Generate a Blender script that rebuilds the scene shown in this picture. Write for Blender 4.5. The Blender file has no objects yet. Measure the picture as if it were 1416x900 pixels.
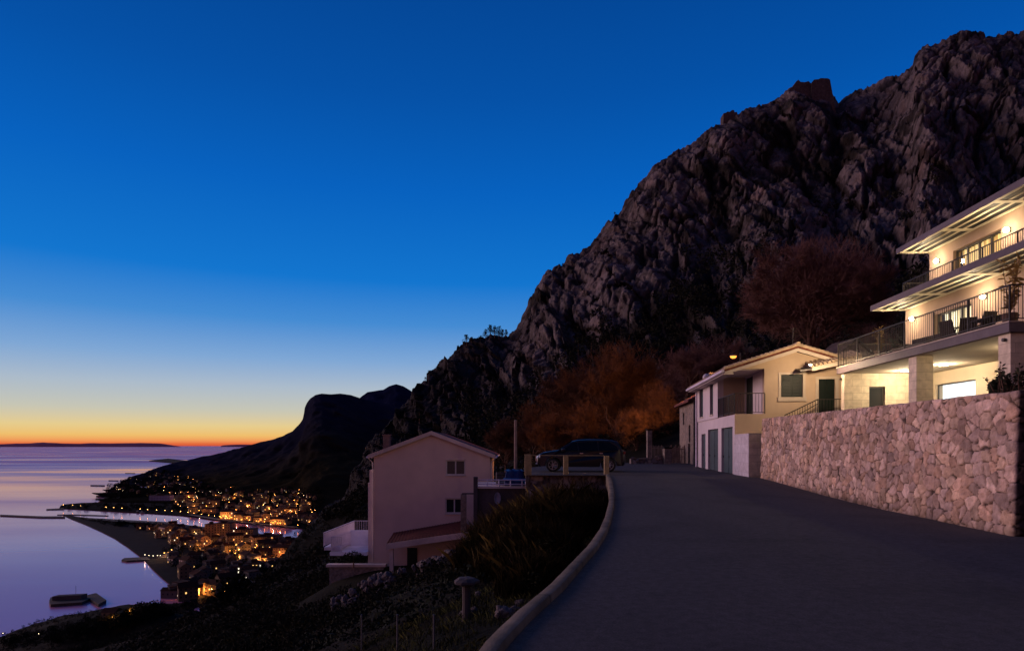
import bpy, bmesh, math, random
import numpy as np
from mathutils import Vector, Matrix

random.seed(11)
rng = np.random.default_rng(11)
scene = bpy.context.scene
col = scene.collection

# ------------------------------------------------------------------ survey of the place
# the viewpoint stands 1.6 m above the road; bearings were read off the photograph
EYE, CX, HY, FO = 1.6, 708.0, 616.0, 900.0
SEA = -120.0
def at(px, py, Y):
    return ((px - CX) / FO * Y, Y, EYE + (HY - py) / FO * Y)
def on_z(px, py, z):
    return at(px, py, (EYE - z) * FO / (py - HY))
def lin(r, g, b):
    f = lambda c: (c / 255 / 12.92) if c / 255 <= 0.04045 else ((c / 255 + 0.055) / 1.055) ** 2.4
    return (f(r), f(g), f(b))

class Frame:
    """A building frame: local y runs along the street front, local x into the hillside."""
    def __init__(s, O, k):
        n = math.hypot(1, k)
        s.O, s.u, s.v, s.rot = O, (k / n, 1 / n), (1 / n, -k / n), -math.atan(k)
    def onx(s, c, px, py=616):
        t = (px - CX) / FO
        a = (t * (s.O[1] + c * s.v[1]) - (s.O[0] + c * s.v[0])) / (s.u[0] - t * s.u[1])
        Y = s.O[1] + c * s.v[1] + a * s.u[1]
        return a, EYE + (HY - py) / FO * Y - s.O[2]
    def ony(s, c, px, py=616):
        t = (px - CX) / FO
        b = (t * (s.O[1] + c * s.u[1]) - (s.O[0] + c * s.u[0])) / (s.v[0] - t * s.v[1])
        Y = s.O[1] + b * s.v[1] + c * s.u[1]
        return b, EYE + (HY - py) / FO * Y - s.O[2]
    def w(s, x, y, z=0):
        return (s.O[0] + x * s.v[0] + y * s.u[0], s.O[1] + x * s.v[1] + y * s.u[1], s.O[2] + z)

# ------------------------------------------------------------------ noise
_tab = rng.normal(size=(256, 3)); _tab /= np.linalg.norm(_tab, axis=1)[:, None]
def noise3(p, seed=0):
    p = np.asarray(p, float)
    i = np.floor(p).astype(np.int64); f = p - i
    u = f * f * f * (f * (f * 6 - 15) + 10)
    out = np.zeros(len(p))
    for dx in (0, 1):
        for dy in (0, 1):
            for dz in (0, 1):
                h = ((i[:, 0] + dx) * 374761393 + (i[:, 1] + dy) * 668265263 + (i[:, 2] + dz) * 1442695041 + seed * 974634271) & 0xffffffff
                h = ((h ^ (h >> 13)) * 1274126177) & 0xffffffff
                h = (h ^ (h >> 16)) & 255
                g = _tab[h]
                d = g[:, 0] * (f[:, 0] - dx) + g[:, 1] * (f[:, 1] - dy) + g[:, 2] * (f[:, 2] - dz)
                w = (u[:, 0] if dx else 1 - u[:, 0]) * (u[:, 1] if dy else 1 - u[:, 1]) * (u[:, 2] if dz else 1 - u[:, 2])
                out += w * d
    return out * 1.6
def fbm(p, o=4, seed=0):
    s, a, t = 0, 1, 0
    for k in range(o):
        s = s + a * noise3(p * 2 ** k, seed + k); t += a; a *= .5
    return s / t
def ridged(p, o=4, seed=0):
    s, a, t = 0, 1, 0
    for k in range(o):
        s = s + a * (1 - 2 * np.abs(noise3(p * 2 ** k, seed + k))); t += a; a *= .5
    return s / t
def sstep(a, b, x):
    t = np.clip((np.asarray(x, float) - a) / (b - a), 0, 1); return t * t * (3 - 2 * t)

def cells(a, z, sa, sz, seed, warp=.35):
    """irregular stone pattern: distance to the joint, stone id, offset inside the stone"""
    p = np.c_[a, z, a * 0 + seed]
    a = a + fbm(p / .35, 2, seed) * .05 * warp * 2; z = z + fbm(p / .35, 2, seed + 7) * .05 * warp * 2
    row = np.floor(z / sz).astype(int)
    best1 = np.full(len(a), 9.); best2 = np.full(len(a), 9.); bid = np.zeros(len(a), np.int64)
    oa = np.zeros(len(a)); oz = np.zeros(len(a))
    gi, gj = np.floor(a / sa).astype(np.int64), np.floor(z / sz).astype(np.int64)
    def rnd(i, j, k):
        h = (i * 374761393 + j * 668265263 + (k + seed * 13) * 974634271) & 0xffffffff
        h = ((h ^ (h >> 13)) * 1274126177) & 0xffffffff; h = (h ^ (h >> 16)) & 0xffffffff
        return h / 4294967295.
    for di in (-2, -1, 0, 1, 2):
        for dj in (-2, -1, 0, 1, 2):
            i, j = gi + di, gj + dj
            cx = (i + .5 + (rnd(i, j, 1) - .5) * .95) * sa; cz = (j + .5 + (rnd(i, j, 2) - .5) * .95) * sz
            st = .75 + .6 * rnd(i, j, 3); wt = (rnd(i, j, 4) - .5) * .16
            d = ((np.abs((a - cx) / sa * st)) ** 2.6 + (np.abs((z - cz) / sz / st)) ** 2.6) ** (1 / 2.6) + wt
            idn = i * 7919 + j * 104729
            nb = d < best1
            best2 = np.where(nb, best1, np.minimum(best2, d)); bid = np.where(nb, idn, bid)
            oa = np.where(nb, (a - cx) / sa, oa); oz = np.where(nb, (z - cz) / sz, oz)
            best1 = np.where(nb, d, best1)
    return best2 - best1, bid, oa, oz
def rid(b, k):
    h = (b * 2654435761 + k * 974634271) & 0xffffffff; h = ((h ^ (h >> 15)) * 2246822519) & 0xffffffff; h = (h ^ (h >> 13)) & 0xffffffff
    return h / 4294967295.

# ------------------------------------------------------------------ object helpers
def tag(o, label=None, cat=None, group=None, kind=None):
    if label: o['label'] = label
    if cat: o['category'] = cat
    if group: o['group'] = group
    if kind: o['kind'] = kind
    return o
def link(o, parent=None):
    col.objects.link(o)
    if parent is not None: o.parent = parent
    return o
def empty(name, loc, rz=0, label=None, cat=None, group=None):
    o = bpy.data.objects.new(name, None); o.empty_display_size = .3
    col.objects.link(o); o.location = loc; o.rotation_euler = (0, 0, rz)
    return tag(o, label, cat, group)
def copy_tree(o, parent=None):
    c = o.copy(); col.objects.link(c)
    if parent is not None: c.parent = parent
    for ch in list(o.children): copy_tree(ch, c)
    return c

def mesh_np(name, V, Fq, mats, parent=None, smooth=False, colors=None, midx=None):
    """V (n,3), Fq (m,k) index array -> one mesh object."""
    V = np.asarray(V, np.float32); Fq = np.asarray(Fq, np.int32)
    me = bpy.data.meshes.new(name)
    me.vertices.add(len(V)); me.vertices.foreach_set('co', V.ravel())
    k = Fq.shape[1]
    me.loops.add(Fq.size); me.loops.foreach_set('vertex_index', Fq.ravel())
    me.polygons.add(len(Fq)); me.polygons.foreach_set('loop_start', np.arange(0, Fq.size, k, dtype=np.int32))
    if smooth: me.polygons.foreach_set('use_smooth', np.ones(len(Fq), bool))
    if midx is not None: me.polygons.foreach_set('material_index', np.asarray(midx, np.int32))
    if colors is not None:
        at_ = me.attributes.new('Col', 'FLOAT_COLOR', 'POINT')
        c = np.ones((len(V), 4), np.float32); c[:, :colors.shape[1]] = colors
        at_.data.foreach_set('color', c.ravel())
    for m in (mats if isinstance(mats, (list, tuple)) else [mats]): me.materials.append(m)
    me.update(calc_edges=True)
    return link(bpy.data.objects.new(name, me), parent)
def grid_faces(nu, nv, flip=False):
    a = np.arange(nu * nv).reshape(nu, nv)
    q = np.stack([a[:-1, :-1], a[1:, :-1], a[1:, 1:], a[:-1, 1:]], -1).reshape(-1, 4)
    return q[:, ::-1] if flip else q

class MB:
    def __init__(s): s.v, s.f, s.m = [], [], []
    def add(s, vs, fs, m=0):
        n = len(s.v); s.v += [tuple(p) for p in vs]; s.f += [[i + n for i in f] for f in fs]; s.m += [m] * len(fs); return s
    def hexa(s, p, m=0):
        return s.add(p, [[0, 3, 2, 1], [4, 5, 6, 7], [0, 1, 5, 4], [1, 2, 6, 5], [2, 3, 7, 6], [3, 0, 4, 7]], m)
    def box(s, x0, x1, y0, y1, z0, z1, m=0):
        return s.hexa([(x0, y0, z0), (x1, y0, z0), (x1, y1, z0), (x0, y1, z0), (x0, y0, z1), (x1, y0, z1), (x1, y1, z1), (x0, y1, z1)], m)
    def quad(s, a, b, c, d, m=0): return s.add([a, b, c, d], [[0, 1, 2, 3]], m)
    def bar(s, p, q, w, h=None, m=0):
        h = h or w; p, q = Vector(p), Vector(q); d = (q - p).normalized()
        up = Vector((0, 0, 1)) if abs(d.z) < .95 else Vector((0, 1, 0))
        a = d.cross(up).normalized(); b = a.cross(d).normalized()
        c = [(-w / 2, -h / 2), (w / 2, -h / 2), (w / 2, h / 2), (-w / 2, h / 2)]
        return s.hexa([p + a * i + b * j for i, j in c] + [q + a * i + b * j for i, j in c], m)
    def tube(s, pts, rad, n=6, m=0):
        pts = [Vector(p) for p in pts]; rad = rad if isinstance(rad, (list, tuple)) else [rad] * len(pts)
        vs = []
        for i, p in enumerate(pts):
            d = (pts[min(i + 1, len(pts) - 1)] - pts[max(i - 1, 0)]).normalized()
            up = Vector((0, 0, 1)) if abs(d.z) < .9 else Vector((0, 1, 0))
            a = d.cross(up).normalized(); b = a.cross(d)
            vs += [p + (a * math.cos(t) + b * math.sin(t)) * rad[i] for t in (2 * math.pi * k / n for k in range(n))]
        fs = [[i * n + k, i * n + (k + 1) % n, (i + 1) * n + (k + 1) % n, (i + 1) * n + k] for i in range(len(pts) - 1) for k in range(n)]
        fs += [list(range(n))[::-1], [(len(pts) - 1) * n + k for k in range(n)]]
        return s.add(vs, fs, m)
    def lathe(s, prof, c=(0, 0, 0), n=16, axis='z', m=0):
        vs = []
        for r, h in prof:
            for k in range(n):
                t = 2 * math.pi * k / n; a, b = r * math.cos(t), r * math.sin(t)
                q = (a, b, h) if axis == 'z' else ((a, h, b) if axis == 'y' else (h, a, b))
                vs.append((c[0] + q[0], c[1] + q[1], c[2] + q[2]))
        fs = [[i * n + k, i * n + (k + 1) % n, (i + 1) * n + (k + 1) % n, (i + 1) * n + k] for i in range(len(prof) - 1) for k in range(n)]
        return s.add(vs, fs, m)
    def prism(s, poly, axis, c0, c1, m=0):
        """poly in the two other axes, extruded along axis from c0 to c1."""
        def P(a, b, c): return {'x': (c, a, b), 'y': (a, c, b), 'z': (a, b, c)}[axis]
        n = len(poly)
        vs = [P(a, b, c0) for a, b in poly] + [P(a, b, c1) for a, b in poly]
        fs = [list(range(n)), [n + i for i in range(n)][::-1]] + [[i, n + i, n + (i + 1) % n, (i + 1) % n] for i in range(n)]
        return s.add(vs, fs, m)
    def wall(s, axis, c0, c1, a0, a1, z0, z1, holes=(), m=0):
        """a wall c0..c1 thick along axis, with real openings (a_lo, a_hi, z_lo, z_hi)."""
        A = sorted({a0, a1, *[min(max(h[i], a0), a1) for h in holes for i in (0, 1)]})
        Z = sorted({z0, z1, *[min(max(h[i], z0), z1) for h in holes for i in (2, 3)]})
        P = (lambda a, c, z: (c, a, z)) if axis == 'x' else (lambda a, c, z: (a, c, z))
        solid = lambda i, j: 0 <= i < len(A) - 1 and 0 <= j < len(Z) - 1 and not any(
            h[0] < (A[i] + A[i + 1]) / 2 < h[1] and h[2] < (Z[j] + Z[j + 1]) / 2 < h[3] for h in holes)
        for i in range(len(A) - 1):
            for j in range(len(Z) - 1):
                if not solid(i, j): continue
                a, b, p, q = A[i], A[i + 1], Z[j], Z[j + 1]
                s.quad(P(a, c0, p), P(b, c0, p), P(b, c0, q), P(a, c0, q), m)
                s.quad(P(b, c1, p), P(a, c1, p), P(a, c1, q), P(b, c1, q), m)
                if not solid(i - 1, j): s.quad(P(a, c0, p), P(a, c0, q), P(a, c1, q), P(a, c1, p), m)
                if not solid(i + 1, j): s.quad(P(b, c0, p), P(b, c1, p), P(b, c1, q), P(b, c0, q), m)
                if not solid(i, j - 1): s.quad(P(a, c0, p), P(a, c1, p), P(b, c1, p), P(b, c0, p), m)
                if not solid(i, j + 1): s.quad(P(a, c0, q), P(b, c0, q), P(b, c1, q), P(a, c1, q), m)
        return s
    def build(s, name, mats, parent=None, smooth=False, bevel=0, seg=2, recalc=True):
        me = bpy.data.meshes.new(name); me.from_pydata(s.v, [], s.f)
        for m in (mats if isinstance(mats, (list, tuple)) else [mats]): me.materials.append(m)
        me.polygons.foreach_set('material_index', s.m)
        bm = bmesh.new(); bm.from_mesh(me)
        if recalc: 
            bmesh.ops.remove_doubles(bm, verts=bm.verts, dist=1e-5)
            bmesh.ops.recalc_face_normals(bm, faces=bm.faces)
        if bevel:
            es = [e for e in bm.edges if len(e.link_faces) == 2 and e.calc_face_angle(0) > .6]
            bmesh.ops.bevel(bm, geom=es, offset=bevel, segments=seg, affect='EDGES', profile=.7, clamp_overlap=True)
        bm.to_mesh(me); bm.free()
        if smooth: me.polygons.foreach_set('use_smooth', [True] * len(me.polygons))
        return link(bpy.data.objects.new(name, me), parent)

# ------------------------------------------------------------------ materials
def _nodes(name):
    m = bpy.data.materials.new(name); m.use_nodes = True
    nt = m.node_tree; N = nt.nodes; L = nt.links
    b = N['Principled BSDF']
    return m, N, L, b
def M(name, c, rough=.8, var=.25, scale=3.0, bump=.15, bscale=25.0, metal=0.0, spec=.3, stain=.25, attr=False, coat=0):
    m, N, L, b = _nodes(name)
    tc = N.new('ShaderNodeTexCoord')
    n1 = N.new('ShaderNodeTexNoise'); n1.inputs['Scale'].default_value = scale; n1.inputs['Detail'].default_value = 6
    n2 = N.new('ShaderNodeTexNoise'); n2.inputs['Scale'].default_value = scale * .17; n2.inputs['Detail'].default_value = 4
    L.new(tc.outputs['Object'], n1.inputs['Vector']); L.new(tc.outputs['Object'], n2.inputs['Vector'])
    def ramp(src, lo, hi):
        r = N.new('ShaderNodeMapRange'); r.inputs['From Min'].default_value = .3; r.inputs['From Max'].default_value = .7
        r.inputs['To Min'].default_value = lo; r.inputs['To Max'].default_value = hi; L.new(src, r.inputs['Value']); return r.outputs[0]
    a = ramp(n1.outputs['Fac'], 1 - var, 1 + var); s = ramp(n2.outputs['Fac'], 1 - stain, 1 + stain * .6)
    mu = N.new('ShaderNodeMath'); mu.operation = 'MULTIPLY'; L.new(a, mu.inputs[0]); L.new(s, mu.inputs[1])
    mx = N.new('ShaderNodeVectorMath'); mx.operation = 'SCALE'
    if attr:
        at_ = N.new('ShaderNodeAttribute'); at_.attribute_name = 'Col'; L.new(at_.outputs['Color'], mx.inputs[0])
    else: mx.inputs[0].default_value = c
    L.new(mu.outputs[0], mx.inputs['Scale']); L.new(mx.outputs[0], b.inputs['Base Color'])
    b.inputs['Roughness'].default_value = rough; b.inputs['Metallic'].default_value = metal
    b.inputs['Specular IOR Level'].default_value = spec; b.inputs['Coat Weight'].default_value = coat
    if bump:
        n3 = N.new('ShaderNodeTexNoise'); n3.inputs['Scale'].default_value = bscale; n3.inputs['Detail'].default_value = 8
        L.new(tc.outputs['Object'], n3.inputs['Vector'])
        bp = N.new('ShaderNodeBump'); bp.inputs['Strength'].default_value = bump; bp.inputs['Distance'].default_value = 1 / bscale
        L.new(n3.outputs['Fac'], bp.inputs['Height']); L.new(bp.outputs[0], b.inputs['Normal'])
    return m
def BRICK(name, c1, c2, mortar, bw=.6, bh=.3, msize=.006, rough=.8, bump=.3):
    """coursed stone blocks, mapped on (x+y, z) so it works on walls of either heading"""
    m, N, L, b = _nodes(name)
    tc = N.new('ShaderNodeTexCoord'); sp = N.new('ShaderNodeSeparateXYZ'); L.new(tc.outputs['Object'], sp.inputs[0])
    ad = N.new('ShaderNodeMath'); ad.operation = 'ADD'; L.new(sp.outputs[0], ad.inputs[0]); L.new(sp.outputs[1], ad.inputs[1])
    cb = N.new('ShaderNodeCombineXYZ'); L.new(ad.outputs[0], cb.inputs[0]); L.new(sp.outputs[2], cb.inputs[1])
    br = N.new('ShaderNodeTexBrick'); L.new(cb.outputs[0], br.inputs['Vector'])
    br.inputs['Color1'].default_value = (*c1, 1); br.inputs['Color2'].default_value = (*c2, 1); br.inputs['Mortar'].default_value = (*mortar, 1)
    br.inputs['Scale'].default_value = 1; br.inputs['Brick Width'].default_value = bw; br.inputs['Row Height'].default_value = bh
    br.inputs['Mortar Size'].default_value = msize; br.inputs['Mortar Smooth'].default_value = .2
    n1 = N.new('ShaderNodeTexNoise'); n1.inputs['Scale'].default_value = 5; n1.inputs['Detail'].default_value = 6; L.new(tc.outputs['Object'], n1.inputs['Vector'])
    r = N.new('ShaderNodeMapRange'); r.inputs['From Min'].default_value = .3; r.inputs['From Max'].default_value = .7
    r.inputs['To Min'].default_value = .8; r.inputs['To Max'].default_value = 1.12; L.new(n1.outputs['Fac'], r.inputs['Value'])
    mx = N.new('ShaderNodeVectorMath'); mx.operation = 'SCALE'; L.new(br.outputs['Color'], mx.inputs[0]); L.new(r.outputs[0], mx.inputs['Scale'])
    L.new(mx.outputs[0], b.inputs['Base Color']); b.inputs['Roughness'].default_value = rough; b.inputs['Specular IOR Level'].default_value = .2
    bp = N.new('ShaderNodeBump'); bp.inputs['Strength'].default_value = bump; bp.inputs['Distance'].default_value = .01; bp.invert = True
    n2 = N.new('ShaderNodeTexNoise'); n2.inputs['Scale'].default_value = 30; n2.inputs['Detail'].default_value = 6; L.new(tc.outputs['Object'], n2.inputs['Vector'])
    ml = N.new('ShaderNodeMath'); ml.operation = 'MULTIPLY_ADD'; ml.inputs[1].default_value = -.4; L.new(n2.outputs['Fac'], ml.inputs[0]); L.new(br.outputs['Fac'], ml.inputs[2])
    L.new(ml.outputs[0], bp.inputs['Height']); L.new(bp.outputs[0], b.inputs['Normal'])
    return m
def E(name, c, k):
    m, N, L, b = _nodes(name)
    b.inputs['Base Color'].default_value = (*c, 1); b.inputs['Emission Color'].default_value = (*c, 1); b.inputs['Emission Strength'].default_value = k
    return m
def CURTAIN(name, c1, c2, k, freq=9.0):
    """a curtain in folds, glowing by itself; room light and fold shading are in its colour"""
    m, N, L, b = _nodes(name)
    tc = N.new('ShaderNodeTexCoord'); sp = N.new('ShaderNodeSeparateXYZ'); L.new(tc.outputs['Object'], sp.inputs[0])
    wv = N.new('ShaderNodeTexWave'); wv.inputs['Scale'].default_value = freq * .16; wv.inputs['Distortion'].default_value = 1.5; wv.bands_direction = 'Y'
    L.new(tc.outputs['Object'], wv.inputs['Vector'])
    r = N.new('ShaderNodeValToRGB'); L.new(wv.outputs['Fac'], r.inputs['Fac'])
    r.color_ramp.elements[0].color = (*c1, 1); r.color_ramp.elements[1].color = (*c2, 1)
    L.new(r.outputs[0], b.inputs['Base Color']); L.new(r.outputs[0], b.inputs['Emission Color']); b.inputs['Emission Strength'].default_value = k
    return m
def GLASS(name, c=(.02, .025, .03), rough=.05, spec=.6):
    m, N, L, b = _nodes(name)
    b.inputs['Base Color'].default_value = (*c, 1); b.inputs['Roughness'].default_value = rough; b.inputs['Specular IOR Level'].default_value = spec
    return m
def CLEAR(name):
    m, N, L, b = _nodes(name)
    tr = N.new('ShaderNodeBsdfTransparent'); gl = N.new('ShaderNodeBsdfGlossy'); gl.inputs['Roughness'].default_value = .02
    fr = N.new('ShaderNodeValue'); fr.outputs[0].default_value = .07; mx = N.new('ShaderNodeMixShader')
    tr.inputs['Color'].default_value = (.9, .93, .92, 1)
    L.new(fr.outputs[0], mx.inputs[0]); L.new(tr.outputs[0], mx.inputs[1]); L.new(gl.outputs[0], mx.inputs[2])
    L.new(mx.outputs[0], N['Material Output'].inputs['Surface'])
    return m

mt = {}
mt['rock'] = M('limestone_rock', (.2, .17, .17), .95, .35, .25, .9, .6, spec=.1, attr=True, stain=.3)
mt['far_rock'] = M('distant_rock', (.05, .05, .08), 1, .2, .02, 0, spec=0, attr=True)
mt['soil'] = M('hillside_soil', (.03, .026, .018), 1, .4, .8, .5, 6, spec=.05, attr=True)
mt['asphalt'] = M('asphalt', (.09, .07, .058), .92, .30, 60, .5, 140, spec=.15, stain=.22, attr=True)
mt['kerb'] = M('worn_concrete', (.165, .125, .08), .9, .25, 5, .35, 40, stain=.4, attr=True)
mt['stone'] = M('rubble_stone', (.4, .33, .3), .9, .2, 9, .6, 28, spec=.15, attr=True, stain=.15)
mt['fascia'] = M('grey_fascia', (.115, .09, .10), .6, .1, 4, .05)
mt['cream'] = M('cream_plaster', (.66, .54, .40), .9, .06, 2, .08, 60, stain=.1)
mt['soffit'] = M('soffit_plaster', (.50, .42, .32), .9, .05, 2, .05, 60, stain=.08)
mt['beam'] = M('beam_paint', (.62, .56, .42), .7, .06, 3, .05, stain=.1)
mt['louvre'] = M('dark_louvre', (.009, .010, .012), .6, .1)
mt['wall2'] = M('balcony_wall_paint', (.40, .29, .215), .9, .06, 2, .08, 60, stain=.1)
mt['block'] = BRICK('limestone_blocks', (.72, .61, .45), (.62, .51, .37), (.40, .32, .22), .75, .3)
mt['iron'] = M('dark_iron', (.05, .044, .04), .5, .2, 8, .05, metal=.6)
mt['frame'] = M('window_frame_metal', (.08, .075, .07), .45, .1, metal=.3)
mt['whiteframe'] = M('white_frame', (.6, .55, .5), .6, .06, 3, .03)
mt['green'] = M('dark_green_shutter', (.003, .010, .007), .5, .15, 6, .1)
mt['greydoor'] = M('grey_garage_door', (.055, .075, .078), .55, .1, 3, .05)
mt['glass'] = GLASS('dark_window_glass')
mt['clear'] = CLEAR('clear_window_glass')
mt['house'] = M('tan_house_plaster', (.52, .39, .27), .9, .07, 1.5, .1, 60, stain=.14)
mt['housewhite'] = M('white_house_plaster', (.62, .53, .52), .9, .05, 1.5, .1, 60, stain=.1)
mt['housepink'] = M('pale_mauve_plaster', (.74, .54, .44), .92, .05, 1.2, .1, 60, stain=.1)
mt['paletile'] = M('pale_roof_tile', (.48, .35, .23), .85, .25, 5, .3, 18)
mt['tile'] = M('red_roof_tile', (.16, .05, .03), .85, .3, 5, .4, 18)
mt['eave'] = M('eave_board', (.55, .46, .36), .8, .08)
mt['pinkeave'] = M('verge_board', (.74, .58, .48), .85, .08)
mt['bark'] = M('brown_bark', (.15, .085, .06), .95, .3, 4, .4, 20, spec=.05)
mt['twig'] = M('bare_twig', (.125, .058, .034), .95, .3, .6, 0, spec=.05)
mt['twigdark'] = M('dark_bare_twig', (.21, .105, .085), .95, .3, .6, 0, spec=.05)
mt['leaf'] = M('dark_evergreen_leaf', (.019, .024, .013), .9, .45, .7, 0, spec=.1)
mt['bankleaf'] = M('bank_shrub_leaf', (.030, .028, .012), .95, .5, .9, 0, spec=.05)
mt['broom'] = M('broom_stem', (.06, .045, .016), .9, .4, 1.2, 0, spec=.05, attr=True)
mt['grass'] = M('rough_grass', (.03, .028, .012), .95, .5, .8, 0, spec=.05, attr=True)
mt['scrub'] = M('scrub_leaf', (.021, .021, .013), .95, .5, .3, 0, spec=.03)
mt['dryleaf'] = M('dry_yellow_leaf', (.30, .2, .07), .9, .3, 3, 0)
mt['potplant'] = M('pot_plant_leaf', (.05, .055, .03), .8, .3, 3, 0)
mt['pot'] = M('clay_pot', (.12, .07, .05), .8, .2)
mt['wicker'] = M('dark_wicker', (.03, .02, .015), .7, .3, 20, .4, 60)
mt['cushion'] = M('grey_cushion', (.14, .11, .09), .95, .15, 10, .2, 60)
mt['carpaint'] = M('black_car_paint', (.004, .005, .009), .3, .05, 3, 0, spec=.3, coat=.12, stain=.05)
mt['carglass'] = GLASS('car_glass', (.003, .003, .005), .06, .16)
mt['trim'] = M('dark_trim', (.03, .03, .035), .4, .05, metal=.5, bump=0)
mt['fencepost'] = M('fence_post_metal', (.11, .10, .10), .6, .2)
mt['rubber'] = M('tyre_rubber', (.012, .012, .012), .85, .2)
mt['alloy'] = M('alloy_rim', (.35, .35, .37), .35, .05, metal=.8)
mt['chrome'] = M('chrome_trim', (.6, .6, .62), .15, .02, metal=1, bump=0)
mt['tail'] = GLASS('tail_lens', (.12, .005, .004), .1)
mt['headlamp'] = GLASS('headlamp_lens', (.55, .58, .65), .05)
mt['post'] = M('ochre_concrete_post', (.34, .25, .13), .9, .2, 5, .3, 30)
mt['rubble'] = M('rubble_masonry', (.26, .2, .16), .95, .4, 5, .9, 9)
mt['darkconcrete'] = M('dark_concrete', (.085, .066, .064), .9, .2, 2, .2, 30, stain=.3)  # plain dark concrete base colour
mt['boulder'] = M('pale_boulder', (.15, .12, .115), .95, .3, 3, .7, 8, attr=False)
mt['tarp'] = M('blue_tarp', (.005, .03, .13), .45, .15, 4, .4, 8)
mt['pole'] = M('weathered_pole', (.26, .18, .15), .9, .2, 4, .2)
mt['dish'] = M('white_dish', (.55, .5, .56), .5, .05)
mt['rail'] = M('white_rail', (.74, .66, .74), .6, .06)
mt['floorwhite'] = M('pale_terrace', (.86, .84, .9), .7, .05)
mt['town_a'] = M('town_wall_cream', (.30, .2, .12), .95, .15, .3, 0, spec=.05)
mt['town_b'] = M('town_wall_rose', (.17, .10, .075), .95, .15, .3, 0, spec=.05)
mt['town_c'] = M('town_wall_grey', (.12, .10, .095), .95, .15, .3, 0, spec=.05)
mt['town_d'] = M('town_wall_shaded', (.15, .105, .07), .95, .15, .3, 0, spec=.05)
mt['town_roof'] = M('town_roof_tile', (.05, .02, .013), .95, .2, .5, 0, spec=.05)
mt['hall'] = M('pale_hall_panel', (.32, .26, .34), .8, .05, .3, 0)
mt['town_ground'] = M('town_ground', (.02, .017, .014), 1, .4, .05, 0, spec=.02, attr=True)
mt['beach'] = M('beach_shingle', (.011, .009, .009), 1, .25, .1, 0, spec=.05)
mt['quay'] = M('quay_concrete', (.07, .055, .04), .95, .2, .2, 0)
mt['ruin'] = M('ruin_masonry', (.10, .075, .065), .95, .3, .6, .6, 1.5, spec=.05)
E_WARM = (1.0, .62, .26)
mt['lamp_glow'] = E('lamp_glow', (1, .82, .52), 18)
mt['ceil_glow'] = E('ceiling_lamp_glow', (1, .86, .58), 14)
mt['sodium'] = E('sodium_glow', (1, .30, .045), 2.6)
mt['street_warm'] = E('street_lamp_warm', (1, .42, .10), 18)
mt['street_white'] = E('street_lamp_white', (1, .76, .48), 16)
mt['street_amber'] = E('street_lamp_amber', (1, .36, .055), 14)
mt['win_warm'] = E('lit_window_warm', (1, .55, .16), 1.6)
mt['win_white'] = E('lit_window_white', (1, .86, .62), 1.8)
mt['curtain'] = CURTAIN('glowing_curtain', (.45, .27, .08), (1, .74, .34), 1.0)  # curtains emit the glow in place of a lamp in the room
mt['curtainw'] = CURTAIN('glowing_pale_curtain', (.62, .48, .26), (1, .92, .66), 1.15)
mt['room'] = E('glowing_white_room_wall', (.86, .92, 1.0), 1.0)  # wall emits light itself, standing in for a lit room
mt['roomdim'] = E('glowing_grey_room_cove', (.66, .72, .82), .45)  # dimmer strip, also self-glowing in place of room light
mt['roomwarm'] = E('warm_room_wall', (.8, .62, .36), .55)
# ================================================================== camera, sky, afterglow
cam_d = bpy.data.cameras.new('camera'); cam = bpy.data.objects.new('camera', cam_d); col.objects.link(cam)
cam.location = (0, 0, EYE); cam.rotation_euler = (math.pi / 2, 0, 0)
cam_d.sensor_width = 36; cam_d.lens = FO / 1416 * 36; cam_d.shift_y = (HY - 450) / 1416
cam_d.clip_start = .1; cam_d.clip_end = 600000
scene.camera = cam

SUN_AZ, SUN_EL = math.radians(-72), math.radians(8)
w = bpy.data.worlds.new('World'); scene.world = w; w.use_nodes = True
N, L = w.node_tree.nodes, w.node_tree.links
bg = N['Background']; bg.inputs['Strength'].default_value = 1.0
tc = N.new('ShaderNodeTexCoord'); sp = N.new('ShaderNodeSeparateXYZ'); L.new(tc.outputs['Generated'], sp.inputs[0])
def wramp(stops):
    r = N.new('ShaderNodeValToRGB'); mr = N.new('ShaderNodeMath'); mr.operation = 'POWER'; mr.inputs[1].default_value = .5; mr.use_clamp = True
    L.new(sp.outputs[2], mr.inputs[0]); L.new(mr.outputs[0], r.inputs[0])
    el = r.color_ramp.elements
    while len(el) < len(stops): el.new(.5)
    for e, (z, c) in zip(el, stops): e.position = math.sqrt(z); e.color = (*c, 1)
    return r.outputs[0]
front = wramp([(0, lin(206, 78, 56)), (.003, lin(228, 108, 62)), (.007, lin(239, 152, 88)), (.0145, lin(239, 190, 108)), (.028, lin(229, 204, 142)), (.050, lin(198, 197, 180)),
               (.085, lin(170, 186, 202)), (.125, lin(126, 166, 212)), (.18, lin(66, 138, 210)), (.24, lin(10, 116, 206)), (.36, lin(0, 96, 190)), (.47, lin(0, 80, 166)), (.6, lin(0, 66, 144)), (1, lin(0, 44, 100))])
back = wramp([(0, lin(118, 78, 86)), (.05, lin(152, 96, 94)), (.18, lin(150, 95, 98)), (.33, lin(108, 80, 106)), (.5, lin(30, 66, 128)), (1, lin(0, 38, 92))])
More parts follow.
